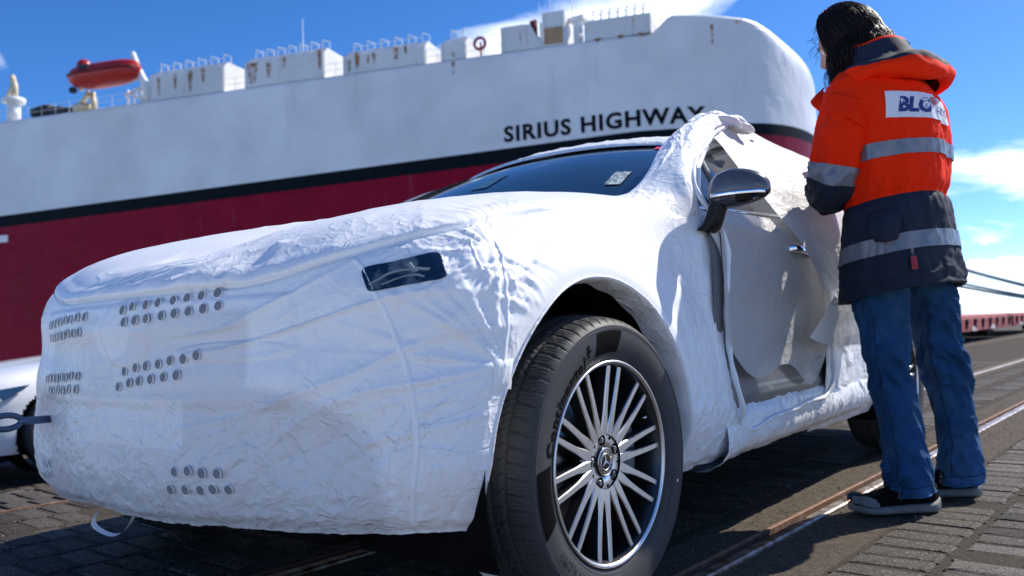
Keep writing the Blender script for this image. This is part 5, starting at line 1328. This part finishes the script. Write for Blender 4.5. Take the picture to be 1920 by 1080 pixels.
# ------------------------------------------------------------------ person (own frame: r to the picture's right, d away from the camera, z up)
PER = empty('person', (3.05, .78, 0), label='person with long dark hair in orange and navy safety jacket and jeans, seen from behind', cat='person')
r3 = np.array(rt0); d3 = np.array(fw0); PD, PRr = 2.894, 1.239
def PW_(L):
    L = np.atleast_2d(np.array(L, float)); return L[:, :1] * r3 + L[:, 1:2] * d3 + L[:, 2:3] * np.array([0, 0, 1.])
KS = 1.03
def up_(P):        # upper body: a little larger and farther than the plane the leg nearest the camera stands in
    P = np.array(P, float); o = P.copy(); o[..., 0] = (P[..., 0] + PRr) * KS - PRr; o[..., 1] = (PD + P[..., 1]) * KS - PD; o[..., 2] = CAM_H + (P[..., 2] - CAM_H) * KS; return o
def W3(P): return P[..., 0:1] * r3 + P[..., 1:2] * d3 + P[..., 2:3] * np.array([0, 0, 1.])
LAT = np.array([.66, .75, 0]); BAK = np.array([.75, -.66, 0])          # her right, her back (r, d, z)
M_OR = mat('hi_vis_orange', (.98, .026, .001), .8, spec=.15, noise=(5, .04), bump=(700, .0004))
M_NV = mat('navy_cloth', (.018, .024, .042), .75, noise=(5, .15), bump=(700, .0004), spec=.25)
M_TP = mat('reflective_tape', (.20, .21, .235), .40, metal=.25, noise=(8, .08), bump=(500, .0003))
M_SKIN = mat('skin', (.50, .27, .18), .5, noise=(30, .06))
M_HAIR = mat('dark_hair', (.014, .006, .004), .42, spec=.35, noise=(60, .5))
def denim():
    m = mat('denim', (.022, .082, .20), .85, spec=.2, noise=(14, .22), var=((.12, .24, .42), 2.6, .50, .78)); t = m.node_tree; b = t.nodes['Principled BSDF']
    g = N(t, 'ShaderNodeTexCoord'); w = N(t, 'ShaderNodeTexWave'); w.inputs['Scale'].default_value = 220; w.inputs['Distortion'].default_value = 1.5; t.links.new(g.outputs['Object'], w.inputs[0])
    n = N(t, 'ShaderNodeTexNoise'); n.inputs['Scale'].default_value = 350; t.links.new(g.outputs['Object'], n.inputs[0])
    a = N(t, 'ShaderNodeMath', operation='ADD'); t.links.new(w.outputs['Fac'], a.inputs[0]); t.links.new(n.outputs[0], a.inputs[1])
    u = N(t, 'ShaderNodeBump'); u.inputs['Distance'].default_value = .0006; t.links.new(a.outputs[0], u.inputs['Height']); t.links.new(u.outputs[0], b.inputs['Normal']); return m
M_DEN = denim()
TOR = np.array([ # z, r, d, half width, half depth
    (.755, .083, -.005, .236, .182), (.80, .082, -.005, .240, .180), (.91, .078, -.005, .236, .168), (1.00, .074, -.01, .228, .160), (1.05, .072, -.01, .222, .156), (1.10, .072, -.01, .226, .160), (1.20, .076, -.01, .232, .164),
    (1.32, .078, -.01, .236, .160), (1.40, .068, -.01, .226, .148), (1.45, .055, -.005, .196, .130), (1.485, .042, 0, .148, .110), (1.515, .030, .0, .100, .086), (1.54, .024, .005, .078, .074)])
def tor(z, phi, off=0.):
    """point of the jacket; phi = 0 at the middle of the back, growing to her right"""
    z = np.asarray(z, float); phi = np.asarray(phi, float)
    q = nspline(TOR[:, 0], TOR[:, 1:], np.clip(z, .755, 1.54).ravel()).reshape(z.shape + (4,))
    s, c = np.sin(phi), np.cos(phi); k = 2.35; rr = (np.abs(s) ** k + np.abs(c) ** k) ** (-1 / k)
    A = (q[..., 2] + off) * rr * s; B = (q[..., 3] + off) * rr * c
    tilt = .155 * sstep(-z, -1.42, -1.0)
    # folds: drape from shoulders and gathered waist
    P3 = np.stack([phi * 2.2, z * 4.5, phi * 0], -1)
    f = .010 * gn(np.stack([phi * 2.6, z * 3.2, phi * 0 + 5], -1), 201) + .009 * (ridge(np.stack([phi * 3.0 + z * 3, z * 5.5 - phi * 1.1, phi * 0], -1), 3, 203, 1) - .5)
    f = f + .007 * (ridge(np.stack([phi * 9, z * 2.0, phi * 0], -1), 2, 207, 1) - .5) * np.exp(-((z - 1.055) / .045) ** 2)
    f = f + .012 * (ridge(np.stack([phi * 1.6, z * 15, phi * 0], -1), 2, 209, 1) - .5) * (1 - sstep(z, .78, .87)) * (1 + .8 * sstep(phi, .3, 1.2))
    f = f - .012 * np.exp(-((z - 1.055) / .018) ** 2)
    f = f * (1 - sstep(z, 1.44, 1.5) * .8)
    A = A + f * s; B = B + f * c
    P = np.zeros(z.shape + (3,)); P[..., 0] = q[..., 0] + A * LAT[0] + B * BAK[0]; P[..., 1] = q[..., 1] + A * LAT[1] + B * BAK[1]; P[..., 2] = z + tilt * B
    return P
def torband(nm, z0, z1, m, off=0., n=40, par=None, ph=(-pi, pi), nph=220, zf=None):
    zs = np.linspace(z0, z1, n); phs = np.linspace(ph[0], ph[1], nph); Z, Pq = np.meshgrid(zs, phs, indexing='ij')
    V = W3(up_(tor(Z, Pq, off))); return obj(nm, V.reshape(-1, 3), gridF(n, nph), m, par or PER)
JK = torband('jacket_upper', 1.052, 1.54, M_OR, n=130)
torband('jacket_skirt', .755, 1.05, M_NV, n=90, off=.003)
torband('reflective_band', 1.176, 1.226, M_TP, off=.0042, n=12)
torband('reflective_band', .868, .922, M_TP, off=.0075, n=12)
torband('waist_casing', 1.046, 1.066, M_OR, off=.002, n=5)
b = MB(); 
phs = np.linspace(-pi, pi, 160); V = []
for z, o in ((.757, .003), (.751, .006), (.747, .001), (.750, -.02), (.80, -.03)): V += [tor(max(z, .755), p, o) + np.array([0, 0, min(0, z - .755)]) for p in phs]
V = np.array(V); obj('hem_lining', W3(up_(V)), gridF(5, 160), M_NV, PER)
# chest logo patch on the back
M_PATCH = mat('patch_white', (.72, .74, .80), .6, bump=(600, .0002)); M_LB = mat('logo_blue', (.012, .03, .20), .55); M_LR = mat('logo_red', (.62, .05, .05), .55)
PH0, PH1, PZ0, PZ1 = -1.27, .16, 1.300, 1.388
def on_patch(u, v, off): 
    ph = PH0 + (PH1 - PH0) * u + .0; z = PZ0 + (PZ1 - PZ0) * v - .010 * u + .0; 
    ph = ph + .055 * v * (1 - u) 
    return W3(up_(tor(z, ph, off)))
u, v = np.meshgrid(np.linspace(0, 1, 60), np.linspace(0, 1, 14), indexing='ij')
PT = obj('logo_patch', on_patch(u, v, .0035).reshape(-1, 3), gridF(60, 14), M_PATCH, PER)
def patch_text(s, u0, u1, v0, v1, m, nm, off=.0052, bold=0., it=.0):
    Vt, Ft = text_mesh(s, 1., 0, bold, align='LEFT'); x = Vt[:, 0] - Vt[:, 0].min(); x /= x.max(); y = Vt[:, 1] - Vt[:, 1].min(); y /= y.max()
    return obj(nm, on_patch(u0 + (u1 - u0) * x + it * y, v0 + (v1 - v0) * y, off).reshape(-1, 3), Ft, m, PT, smooth=False)
patch_text('BLG', .15, .535, .20, .80, M_LB, 'logo_letters', bold=.05, it=.03)
patch_text('LOGISTICS', .655, .975, .30, .62, M_LB, 'logo_letters', bold=.006, it=.01)
for k in range(6):       # striped globe
    vv = .56 + .055 * k; w = math.sqrt(max(0, 1 - ((vv - .70) / .19) ** 2)) * .052; uu, v2 = np.meshgrid(np.linspace(.618 - w, .618 + w, 7), [vv, vv + .032], indexing='ij'); obj('logo_globe', on_patch(uu, v2, .0068).reshape(-1, 3), gridF(7, 2), M_LR, PT, smooth=False)
# zip pull and slit at the hem, hip pocket flap
V = [W3(up_(tor(np.array(z), np.array(p), .012))) for z in np.linspace(.868, .79, 8) for p in (-1.03, -.99)]
obj('hem_slit', V, gridF(8, 2), MATS['gloss_black'], PER); V = [W3(up_(tor(np.array(z), np.array(p), .0155))) for z in np.linspace(.842, .800, 5) for p in (-1.055, -1.01, -.965)]
obj('zip_pull', V, gridF(5, 3), mat('red_tab', (.35, .01, .03), .5), PER)
def flap(nm, pts, m, thick=.012, par=None):
    P = np.array(pts, float); S, _ = loft(P, 20, 20); S = up_(S); Ww = W3(S); n_ = normals(Ww); V = np.concatenate([(Ww + n_ * .0).reshape(-1, 3), (Ww + n_ * thick).reshape(-1, 3)])
    F1 = gridF(20, 20); b = MB().add(V, [tuple(f) for f in F1] + [tuple(f[::-1] + 400) for f in F1]); e = [i * 20 for i in range(20)] + [19 * 20 + j for j in range(1, 20)] + [i * 20 + 19 for i in range(18, -1, -1)] + [j for j in range(18, 0, -1)]
    b.F += [(e[i], e[(i + 1) % len(e)], e[(i + 1) % len(e)] + 400, e[i] + 400) for i in range(len(e))]; return b.build(nm, m, par or PER, True)
def tp(z, ph, off): return list(tor(np.array(float(z)), np.array(float(ph)), off))
flap('pocket_flap', [[tp(1.000, -1.62, .0), tp(1.000, -1.40, .004), tp(.985, -1.10, .004)], [tp(.955, -1.60, .022), tp(.95, -1.38, .030), tp(.94, -1.16, .012)], [tp(.915, -1.52, .016), tp(.905, -1.38, .020), tp(.91, -1.24, .008)]], M_NV)
# sleeves
def sleeve(path, nm, side):
    pth = np.array([p[:3] for p in path]); rad_ = np.array([p[3] for p in path]); t = np.concatenate([[0], np.cumsum(np.linalg.norm(np.diff(pth, axis=0), axis=1))]); T = t / t[-1]
    n, m = 130, 64; tt = np.linspace(0, 1, n); C = nspline(T, pth, tt); R = nspline(T, rad_, tt); V = np.zeros((n, m, 3)); prev = None
    for i in range(n):
        tg = C[min(i + 1, n - 1)] - C[max(i - 1, 0)]; tg /= np.linalg.norm(tg)
        a = (np.array([1., 0, 0]) if prev is None else prev); a = a - tg * (a @ tg); a /= np.linalg.norm(a); prev = a; bb = np.cross(tg, a); th = np.linspace(0, 2 * pi, m, endpoint=False)
        f = .006 * gn(np.stack([np.cos(th) * 1.3, np.sin(th) * 1.3, th * 0 + tt[i] * 5], -1), 211 + side) + .016 * (ridge(np.stack([np.cos(th) * 1.2 + tt[i] * 2, np.sin(th) * 1.2, th * 0 + tt[i] * 9], -1), 3, 213 + side, 1) - .5) * (.35 + math.exp(-((tt[i] - .52) / .16) ** 2) + .5 * tt[i])
        rr = R[i] * (1 + 0 * th) + f; V[i] = C[i] + np.outer(rr * np.cos(th), a) + np.outer(rr * np.sin(th), bb) * 1.04
    return V
def sleeve_parts(V, cuts):
    n, m = V.shape[:2]; o = None
    for nm, a, b, mm, off in cuts:
        i0, i1 = int(a * n), min(n, int(b * n) + 1); S = V[i0:i1].copy(); c = S.mean(axis=1, keepdims=True); d = S - c; S = c + d * (1 + off / np.linalg.norm(d, axis=-1, keepdims=True))
        obj(nm, W3(up_(S)).reshape(-1, 3), gridF(i1 - i0, m, closed_v=True), mm, PER)
SL = sleeve([(-.005, -.02, 1.475, .050), (-.040, -.045, 1.435, .088), (-.078, -.065, 1.36, .096), (-.115, -.085, 1.26, .092), (-.140, -.085, 1.175, .084), (-.146, -.055, 1.118, .078), (-.128, .03, 1.112, .070), (-.095, .11, 1.145, .060), (-.060, .17, 1.175, .050), (-.050, .19, 1.182, .046)], 'l', 0)
SL[..., 0] -= .012
sleeve_parts(SL, [('sleeve', 0, .545, M_OR, 0), ('sleeve_tape', .495, .55, M_TP, .0035), ('sleeve_cuff', .545, 1, M_NV, .001)])
SR = sleeve([(.115, .03, 1.475, .050), (.155, .07, 1.435, .084), (.192, .095, 1.37, .086), (.218, .12, 1.29, .082), (.222, .15, 1.225, .076), (.20, .19, 1.185, .070), (.16, .235, 1.19, .062), (.11, .27, 1.21, .054), (.07, .29, 1.225, .047), (.05, .30, 1.23, .043)], 'r', 7)
sleeve_parts(SR, [('sleeve', 0, .54, M_OR, 0), ('sleeve_tape', .44, .53, M_TP, .0035), ('sleeve_cuff', .54, 1, M_NV, .001)])
# sleeve pocket flap
n, m = SL.shape[:2]
def slp(t, a, off): 
    i = int(t * (n - 1)); j = int(a * m) % m; c = SL[i].mean(axis=0); d = SL[i, j] - c; return list(c + d * (1 + off / np.linalg.norm(d)))
best = max(range(m), key=lambda j: -SL[50, j, 1]) / m
flap('sleeve_pocket', [[slp(.20, best + .17, .003), slp(.23, best, .003), slp(.24, best - .16, .003)], [slp(.26, best + .17, .006), slp(.30, best, .007), slp(.31, best - .16, .004)], [slp(.30, best + .15, .010), slp(.345, best, .011), slp(.36, best - .12, .003)]], M_OR, .004)
# front collar lapel that sticks out at the left
flap('collar_lapel', [[(-.100, .12, 1.500), (-.125, .11, 1.475), (-.140, .10, 1.450)], [(-.120, .08, 1.475), (-.150, .07, 1.455), (-.172, .065, 1.432)], [(-.100, .04, 1.44), (-.122, .03, 1.415), (-.140, .025, 1.375)]], M_OR, .006)
# hood lying on the back: collar, navy lining, orange rim
def hoodring(psi, k):
    s, c = math.sin(psi), math.cos(psi); w = .5 + .5 * c            # 1 at the back
    w2 = max(0., c) ** .8
    R = [.078, .094, .108, .132 + .03 * w2, .158 + .070 * w2, .164 + .092 * w2, .168 + .098 * w2, .160 + .090 * w2, .140 + .07 * w2][k]
    Z = [1.50, 1.572 + .020 * w2, 1.578 + .020 * w2, 1.535, 1.525 - .010 * w2, 1.520 - .034 * w2, 1.500 - .040 * w2, 1.474 - .040 * w2, 1.468 - .03 * w2][k]
    Z -= (1 - w) * .05 * (k > 2) - .0; 
    if k > 2: Z += .006 * math.sin(psi * 5 + k) ; R += .004 * math.sin(psi * 4 + 1)
    q = np.array([.030, .0, Z]) + LAT * s * R * 1.10 + BAK * c * R * .86 + BAK * .012
    return q
ps = np.linspace(rad(-128), rad(128), 90)
def hoodpart(nm, ks, mm, sub_=6):
    K = np.array([[hoodring(p, k) for k in range(9)] for p in ps]); t = np.arange(9.); x = np.linspace(ks[0], ks[1], (ks[1] - ks[0]) * sub_ + 1); S = nspline(t, K.transpose(1, 0, 2), x).transpose(1, 0, 2)
    nn_ = normals(S); S = S + nn_ * (.010 * (ridge(S * 9, 3, 221, 1) - .5))[..., None] * np.clip((x - 1) / 2, 0, 1)[None, :, None]
    return obj(nm, W3(up_(S)).reshape(-1, 3), gridF(len(ps), len(x)), mm, PER)
hoodpart('hood_collar', (0, 2), M_OR); hoodpart('hood_lining', (2, 5), M_NV); hoodpart('hood_rim', (5, 8), M_OR)

# jeans: two legs
def leg(rows, dd, nm, sc, topfix=None):
    rows = np.array(rows); zs = rows[::-1, 0]; q = rows[::-1, 1:]; n, m = 170, 72; z = np.linspace(zs[0], zs[-1] + .09, n); Q = nspline(zs, q, np.clip(z, zs[0], zs[-1])); V = np.zeros((n, m, 3)); th = np.linspace(0, 2 * pi, m, endpoint=False)
    for i in range(n):
        zt = z[i]; kn = math.exp(-((zt - .50) / .10) ** 2); an = math.exp(-((zt - .13) / .07) ** 2); th3 = np.stack([np.cos(th) * .8 + sc, np.sin(th) * .8, th * 0 + zt * 7 + np.cos(th - 1) * .8], -1)
        f = .026 * (ridge(th3 * np.array([1, 1, 1.5]), 2, 231 + sc, 1) - .5) * (.35 + 1.2 * kn + .9 * an + .5 * math.exp(-((zt - .72) / .08) ** 2)) + .007 * gn(th3 * .8, 235 + sc)
        a = Q[i, 1] - .010; b = (Q[i, 1] - .006) * (1.06 if zt > .3 else 1.12); V[i, :, 0] = Q[i, 0] + (a + f) * np.cos(th); V[i, :, 1] = dd(zt) + (b + f) * np.sin(th); V[i, :, 2] = zt + .012 * np.sin(th * 1 + 1) * (zt < .15)
    return obj(nm, W3(V).reshape(-1, 3), gridF(n, m, closed_v=True), M_DEN, PER), V
L1 = [(.751, .042, .099), (.661, .047, .090), (.574, .053, .083), (.472, .057, .076), (.368, .079, .079), (.267, .092, .081), (.164, .099, .085), (.073, .107, .087)]
L2 = [(.783, .290, .088), (.671, .305, .089), (.559, .323, .088), (.449, .357, .086), (.338, .378, .081), (.229, .392, .076), (.119, .394, .081), (.060, .390, .088)]
_, V1 = leg(L1, lambda z: .085, 'jeans_leg', 0); _, V2_ = leg(L2, lambda z: .30 - .09 * float(sstep(np.array(z), .35, .8)), 'jeans_leg', 3)
M_STITCH = mat('stitching', (.008, .03, .08), .8)
for V, a0 in ((V1, .62), (V2_, .62)):
    for off_, nm in ((0, 'side_seam'),):
        j = int(a0 * 72); b = MB(); b.tube(W3(V[6:-30:3, j] + (V[6:-30:3, j] - V[6:-30:3].mean(axis=1)) * .008), .0018, 5); b.build(nm, M_STITCH, PER, True)
    for i in (7,):
        b = MB(); P = V[i] + (V[i] - V[i].mean(axis=0)) * .01; b.tube(W3(P), .0014, 4, closed=True); b.build('hem_stitch', M_STITCH, PER, True)
    b = MB(); P = V[0]; b.tube(W3(P), .0035, 6, closed=True); b.build('hem_edge', M_DEN, PER, True)

# shoes
M_SOLE = mat('grey_rubber_sole', (.20, .19, .175), .7, noise=(30, .15)); M_SHOE = mat('black_shoe', (.004, .004, .005), .8, spec=.1, bump=(300, .0015), noise=(40, .3)); M_SHG = mat('grey_overlay', (.16, .16, .16), .6)
def shoe(toe, heel):
    S_ = empty('shoe'); S_.parent = PER; t3 = W3(np.array([toe[0], toe[1], 0.])); h3 = W3(np.array([heel[0], heel[1], 0.])); d = t3 - h3; L = float(np.linalg.norm(d)); S_.location = tuple(h3); S_.rotation_euler = (0, 0, math.atan2(d[1], d[0]))
    xs = np.linspace(0, 1, 40); wdt = nspline([0, .08, .3, .5, .72, .9, 1.0], np.array([.012, .034, .037, .039, .052, .044, .008]), xs); cen = .008 * np.sin(xs * pi * 1.3)
    def ringz(x, i, z, k, b=0): return [(x * L, cen[i] + k * wdt[i] * s, z + b) for s in np.linspace(-1, 1, 9)]
    spr = lambda x: .014 * max(0, (x - .72) / .28) ** 2 + .006 * max(0, (.1 - x) / .1) ** 2
    V = []
    for i, x in enumerate(xs):
        b_ = spr(x); hh = .036 - .010 * x + .006 * math.exp(-((x - .02) / .1) ** 2)
        for a in np.linspace(0, 2 * pi, 20, endpoint=False):
            c, s = cos(a), sin(a); k = 4; r = (abs(c) ** k + abs(s) ** k) ** (-1 / k); V.append((x * L + .0 , cen[i] + (wdt[i] + .004) * r * c * (1 + .05 * s), b_ + hh / 2 + hh / 2 * r * s))
    mb = MB().add(V, gridF(40, 20, closed_v=True)); mb.add(V[:20], [tuple(range(20))]); mb.add(V[-20:], [tuple(range(20))]); mb.build('sole', M_SOLE, S_, True)
    V = []; xs2 = np.linspace(.015, .985, 40)
    for x in xs2:
        i = int(x * 39); w = wdt[i] * .97; top = np.interp(x, [0, .08, .25, .38, .5, .7, .88, 1], [.085, .105, .115, .112, .098, .072, .056, .030]); b_ = spr(x) + .022
        for a in np.linspace(0, 2 * pi, 24, endpoint=False):
            c, s = cos(a), sin(a); k = 2.6; r = (abs(c) ** k + abs(s) ** k) ** (-1 / k); h = (top - b_); V.append((x * L, cen[i] + w * r * c * (1 - .30 * max(0, s) * (x < .6)), b_ + h / 2 + h / 2 * r * s))
    mb = MB().add(V, gridF(40, 24, closed_v=True)); mb.add(V[:24], [tuple(range(24))]); mb.add(V[-24:], [tuple(range(24))]); mb.build('upper', M_SHOE, S_, True)
    for sgn in (-1, 1):
        V = []
        for x in np.linspace(.74, .99, 14):
            i = int(x * 39); w = wdt[i] * 1.0
            for q in (0, .5, 1): z = .030 + spr(x) + (.020 + .012 * sin((x - .74) / .25 * pi)) * q; V.append((x * L + .002, cen[i] + sgn * (w * (1.0 - .14 * q) + .0035), z))
        obj('toe_guard', V, gridF(14, 3), M_SHG, S_)
        e = MB(); ex = .50 * L; i = int(.5 * 39); y = sgn * (wdt[i] * .94 + .004) + cen[i]
        for (px_, pz, w_, h_) in ((0, .078, .010, .010), (-.006, .062, .004, .014), (.0, .060, .004, .018), (.006, .062, .004, .014), (0, .092, .004, .010)): e.box((ex + px_, y, pz), (w_, .002, h_), bev=.001)
        e.build('side_emblem', M_SHG, S_)
    return S_
shoe((-.105, .075), (.205, .085)); shoe((.165, .34), (.468, .300))

# head, neck, hands: one continuous skin
FWD = -BAK * .90 + np.array([0, 0, -.43]); FWD /= np.linalg.norm(FWD)
LFT = -LAT; UPH = np.cross(LFT, FWD); UPH = UPH if UPH[2] > 0 else -UPH
HC = np.array([-.034, .055, 1.632]) 
def H(x, y, z): return HC + LAT * x + FWD * y + UPH * z          # head frame: x her right, y face, z crown
us = np.linspace(0, 2 * pi, 73)[:-1]; vs = np.linspace(0, pi, 44); V = []
for v in vs:
    for u in us:
        x, y, z = sin(v) * sin(u), sin(v) * cos(u), cos(v)
        w = 1.0 if z > -.1 else 1 - .34 * ((-z - .1) / .9) ** 1.2
        X, Y, Z = x * .074 * w, y * .094 * (w if y < 0 else (1 - .10 * max(0, -z))), z * .118
        if y > 0:
            f = math.exp(-(x / .16) ** 2)
            Y += .026 * f * math.exp(-((z + .16) / .15) ** 2) * (y > .4) + .010 * math.exp(-(x / .10) ** 2) * math.exp(-((z - .05) / .14) ** 2)
            Y -= .011 * math.exp(-((abs(x) - .40) / .17) ** 2) * math.exp(-((z - .10) / .10) ** 2)
            Y += .006 * math.exp(-(x / .30) ** 2) * (math.exp(-((z + .44) / .045) ** 2) + math.exp(-((z + .53) / .045) ** 2)) + .012 * math.exp(-(x / .3) ** 2) * math.exp(-((z + .85) / .12) ** 2)
        V.append(H(X, Y - .0, Z))
body = MB().add(W3(up_(np.array(V))), gridF(44, 72, closed_v=True))
nk = [HC + FWD * -.03 + UPH * -.06, np.array([.0, .02, 1.535]), np.array([.03, .0, 1.47]), np.array([.06, -.01, 1.38]), np.array([.07, -.01, 1.25])]
body.tube([W3(up_(p))[...] if 0 else W3(up_(p)) for p in nk], [.056, .054, .065, .10, .08], 18)
for sgn in (-1, 1):       # ears
    body.tube([W3(up_(H(sgn * .070, -.005, .022))), W3(up_(H(sgn * .082, -.018, .016))), W3(up_(H(sgn * .081, -.018, -.012))), W3(up_(H(sgn * .072, -.006, -.034)))], [.009, .013, .011, .007], 8)
def arm_core(P, r): body.tube([W3(up_(np.array(p))) for p in P], r, 12)
arm_core([(.03, -.02, 1.42), (-.07, -.06, 1.38), (-.14, -.08, 1.17), (-.142, -.04, 1.125), (-.066, .155, 1.172), (-.045, .205, 1.185)], [.05, .045, .042, .042, .030, .024])
arm_core([(.09, .02, 1.42), (.17, .09, 1.38), (.215, .14, 1.23), (.19, .20, 1.19), (.08, .285, 1.222), (.04, .30, 1.232)], [.05, .045, .042, .042, .030, .024])
def hand(wr, fwd, pal, side):
    """palm and five bent fingers; wr wrist, fwd pointing direction, pal palm normal"""
    f = np.array(fwd) / np.linalg.norm(fwd); p = np.array(pal, float); p -= f * (p @ f); p /= np.linalg.norm(p); s = np.cross(f, p) * side
    wr = np.array(wr)
    def T(a, b, c): return W3(up_(wr + f * a + s * b + p * c))
    for k, o in enumerate((-.026, -.009, .009, .026)): body.tube([T(0, o * .5, 0), T(.045, o * .9, -.002), T(.088, o, 0)], [.020, .0155, .0125], 10)
    for k, (o, L) in enumerate(((-.030, .072), (-.010, .082), (.010, .077), (.029, .060))):
        a = .35 + .06 * k; P = [T(.080, o, 0)]; x, c = .080, 0.
        for j, (fr, rr) in enumerate(((.45, .0088), (.30, .0080), (.25, .0068))):
            x += L * fr * cos(a); c += L * fr * sin(a); P.append(T(x, o * (1 + .04 * j), c)); a += .55
        body.tube(P, [.0098, .0088, .0080, .0062], 10)
    body.tube([T(.018, -.018, .006), T(.045, -.042, .018), T(.068, -.048, .034), T(.086, -.040, .045)], [.014, .0115, .0095, .0075], 10)
hand((-.045, .205, 1.185), (.20, .30, .06), (.9, -.2, .3), 1); hand((.04, .30, 1.232), (-.45, .55, .10), (-.1, -.6, .8), -1)
o = body.build('skin_raw', M_SKIN, None, True)
md = o.modifiers.new('r', 'REMESH'); md.mode = 'VOXEL'; md.voxel_size = .0042; ms = o.modifiers.new('s', 'SMOOTH'); ms.iterations = 2; ms.factor = .5
dg = bpy.context.evaluated_depsgraph_get(); me = bpy.data.meshes.new_from_object(o.evaluated_get(dg)); me.polygons.foreach_set('use_smooth', np.ones(len(me.polygons), bool)); bpy.data.objects.remove(o); me.name = 'body'; me.materials.clear(); me.materials.append(M_SKIN)
link('body', me, None, PER)
M_EYE = mat('eye_white', (.7, .7, .68), .2); M_IRIS = mat('iris', (.03, .015, .01), .1); M_LIP = mat('lips', (.40, .12, .10), .45)
for sgn in (-1, 1):
    c = H(sgn * .030, .074, .012); b = MB(); b.lathe([(.011 * sin(a), .011 * cos(a)) for a in np.linspace(0, pi, 9)], 14, W3(up_(c))); b.build('eye', M_EYE, PER, True)
    c = H(sgn * .030, .0805, .010); b = MB(); b.lathe([(.0058 * sin(a), .0058 * cos(a)) for a in np.linspace(0, pi, 7)], 10, W3(up_(c))); b.build('iris', M_IRIS, PER, True)
    b = MB(); b.tube([W3(up_(H(sgn * x, y, .032 + z))) for x, y, z in ((.016, .090, 0), (.030, .088, .005), (.046, .076, 0))], [.0022, .003, .0015], 6); b.build('eyebrow', M_HAIR, PER, True)
# hair: a full cap under several hundred separate locks
V = []
for v in np.linspace(0, rad(128), 40):
    for u in np.linspace(rad(52), rad(308), 80):
        x, y, z = sin(v) * sin(u), sin(v) * cos(u), cos(v); rr = 1 + .05 * gn(np.array([[x * 6, y * 6, z * 3]]), 241)[0]; V.append(H(x * .088 * rr, y * .108 * rr - .004, z * .127 * rr + .004))
obj('hair_cap', W3(up_(np.array(V))), gridF(40, 80), M_HAIR, PER)
rh = random.Random(11); hb = MB(); hb2 = MB()
for k in range(2300):
    th = rad(rh.uniform(38, 300)); c0 = np.array([rh.gauss(0, .010), .015 + rh.gauss(0, .012), 0]); stop = rh.uniform(.75, 1.0)
    lay = rh.uniform(1.0, 1.15); P = []; vmax = rad(98 + 14 * rh.random()); n1 = 9
    for i in range(n1):
        v = rad(4) + (vmax - rad(4)) * i / (n1 - 1); a = th + .25 * (1 - i / (n1 - 1)) * rh.uniform(-.2, .2); x, y, z = sin(v) * sin(a), sin(v) * cos(a), cos(v)
        wv = .0075 * sin(i * 1.7 + k * .7); P.append(H(x * .088 * lay + wv, y * .108 * lay - .004, z * .127 * lay + .004))
    last = P[-1]; side = math.sin(th); back = max(0., -math.cos(th)); L = (.155 - .075 * back) * rh.uniform(.6, 1.1)
    if th > pi: L *= 1.1                                        # her left side hangs free, towards the camera's left
    out = LAT * side * rh.uniform(.0, .035) + BAK * back * .03; am = rh.uniform(.007, .020); ph = rh.uniform(0, 6)
    for i in range(1, 10):
        t = i / 9; q = last + np.array([0, 0, -L * t]) + out * math.sin(t * 2.2) + np.array([am * sin(t * 11 + ph), am * cos(t * 9 + ph), 0]) * t + FWD * .010 * t * max(0, cos(th))
        P.append(q)
    r0_ = rh.uniform(.0005, .0014); R_ = [r0_ * .6] + [r0_] * (len(P) - 6) + [r0_ * .8, r0_ * .65, r0_ * .45, r0_ * .25, r0_ * .1]
    hb.tube(W3(up_(np.array(P))), R_[:len(P)], 4, cap=False)
hb.build('hair', M_HAIR, PER, True)
for k in range(160):          # flyaway strands
    th = rh.uniform(0, 2 * pi); v = rad(rh.uniform(5, 75)); p = H(sin(v) * sin(th) * .095, sin(v) * cos(th) * .112, cos(v) * .132); d = (p - HC) / np.linalg.norm(p - HC); w = np.array([rh.uniform(-.2, .6), rh.uniform(-.3, .3), rh.uniform(-.1, .4)]); L = rh.uniform(.02, .07); P = []
    for i in range(8): t = i / 7; P.append(p + d * L * .45 * t + w * L * t * t + np.array([0, 0, -L * .6 * t * t]) + np.array([.004 * sin(t * 7 + k), 0, .003 * cos(t * 6 + k)]))
    hb2.tube(W3(up_(np.array(P))), [.0006] * 7 + [.0002], 4, cap=False)
for k in range(16):          # loose curl blown out to the right over the collar
    z0 = rh.uniform(-.006, .006); P = [np.array([.060, -.03, 1.625 + z0]), np.array([.085, -.03, 1.602 + z0]), np.array([.112, -.03, 1.600 + z0]), np.array([.132, -.03, 1.607]), np.array([.142, -.03, 1.598 - abs(z0)]), np.array([.140, -.03, 1.578])]
    hb2.tube(W3(up_(nspline(np.arange(6.), np.array(P), np.linspace(0, 5, 16)))), [.0011] * 15 + [.0004], 4, cap=False)
hb2.build('loose_strands', M_HAIR, PER, True)
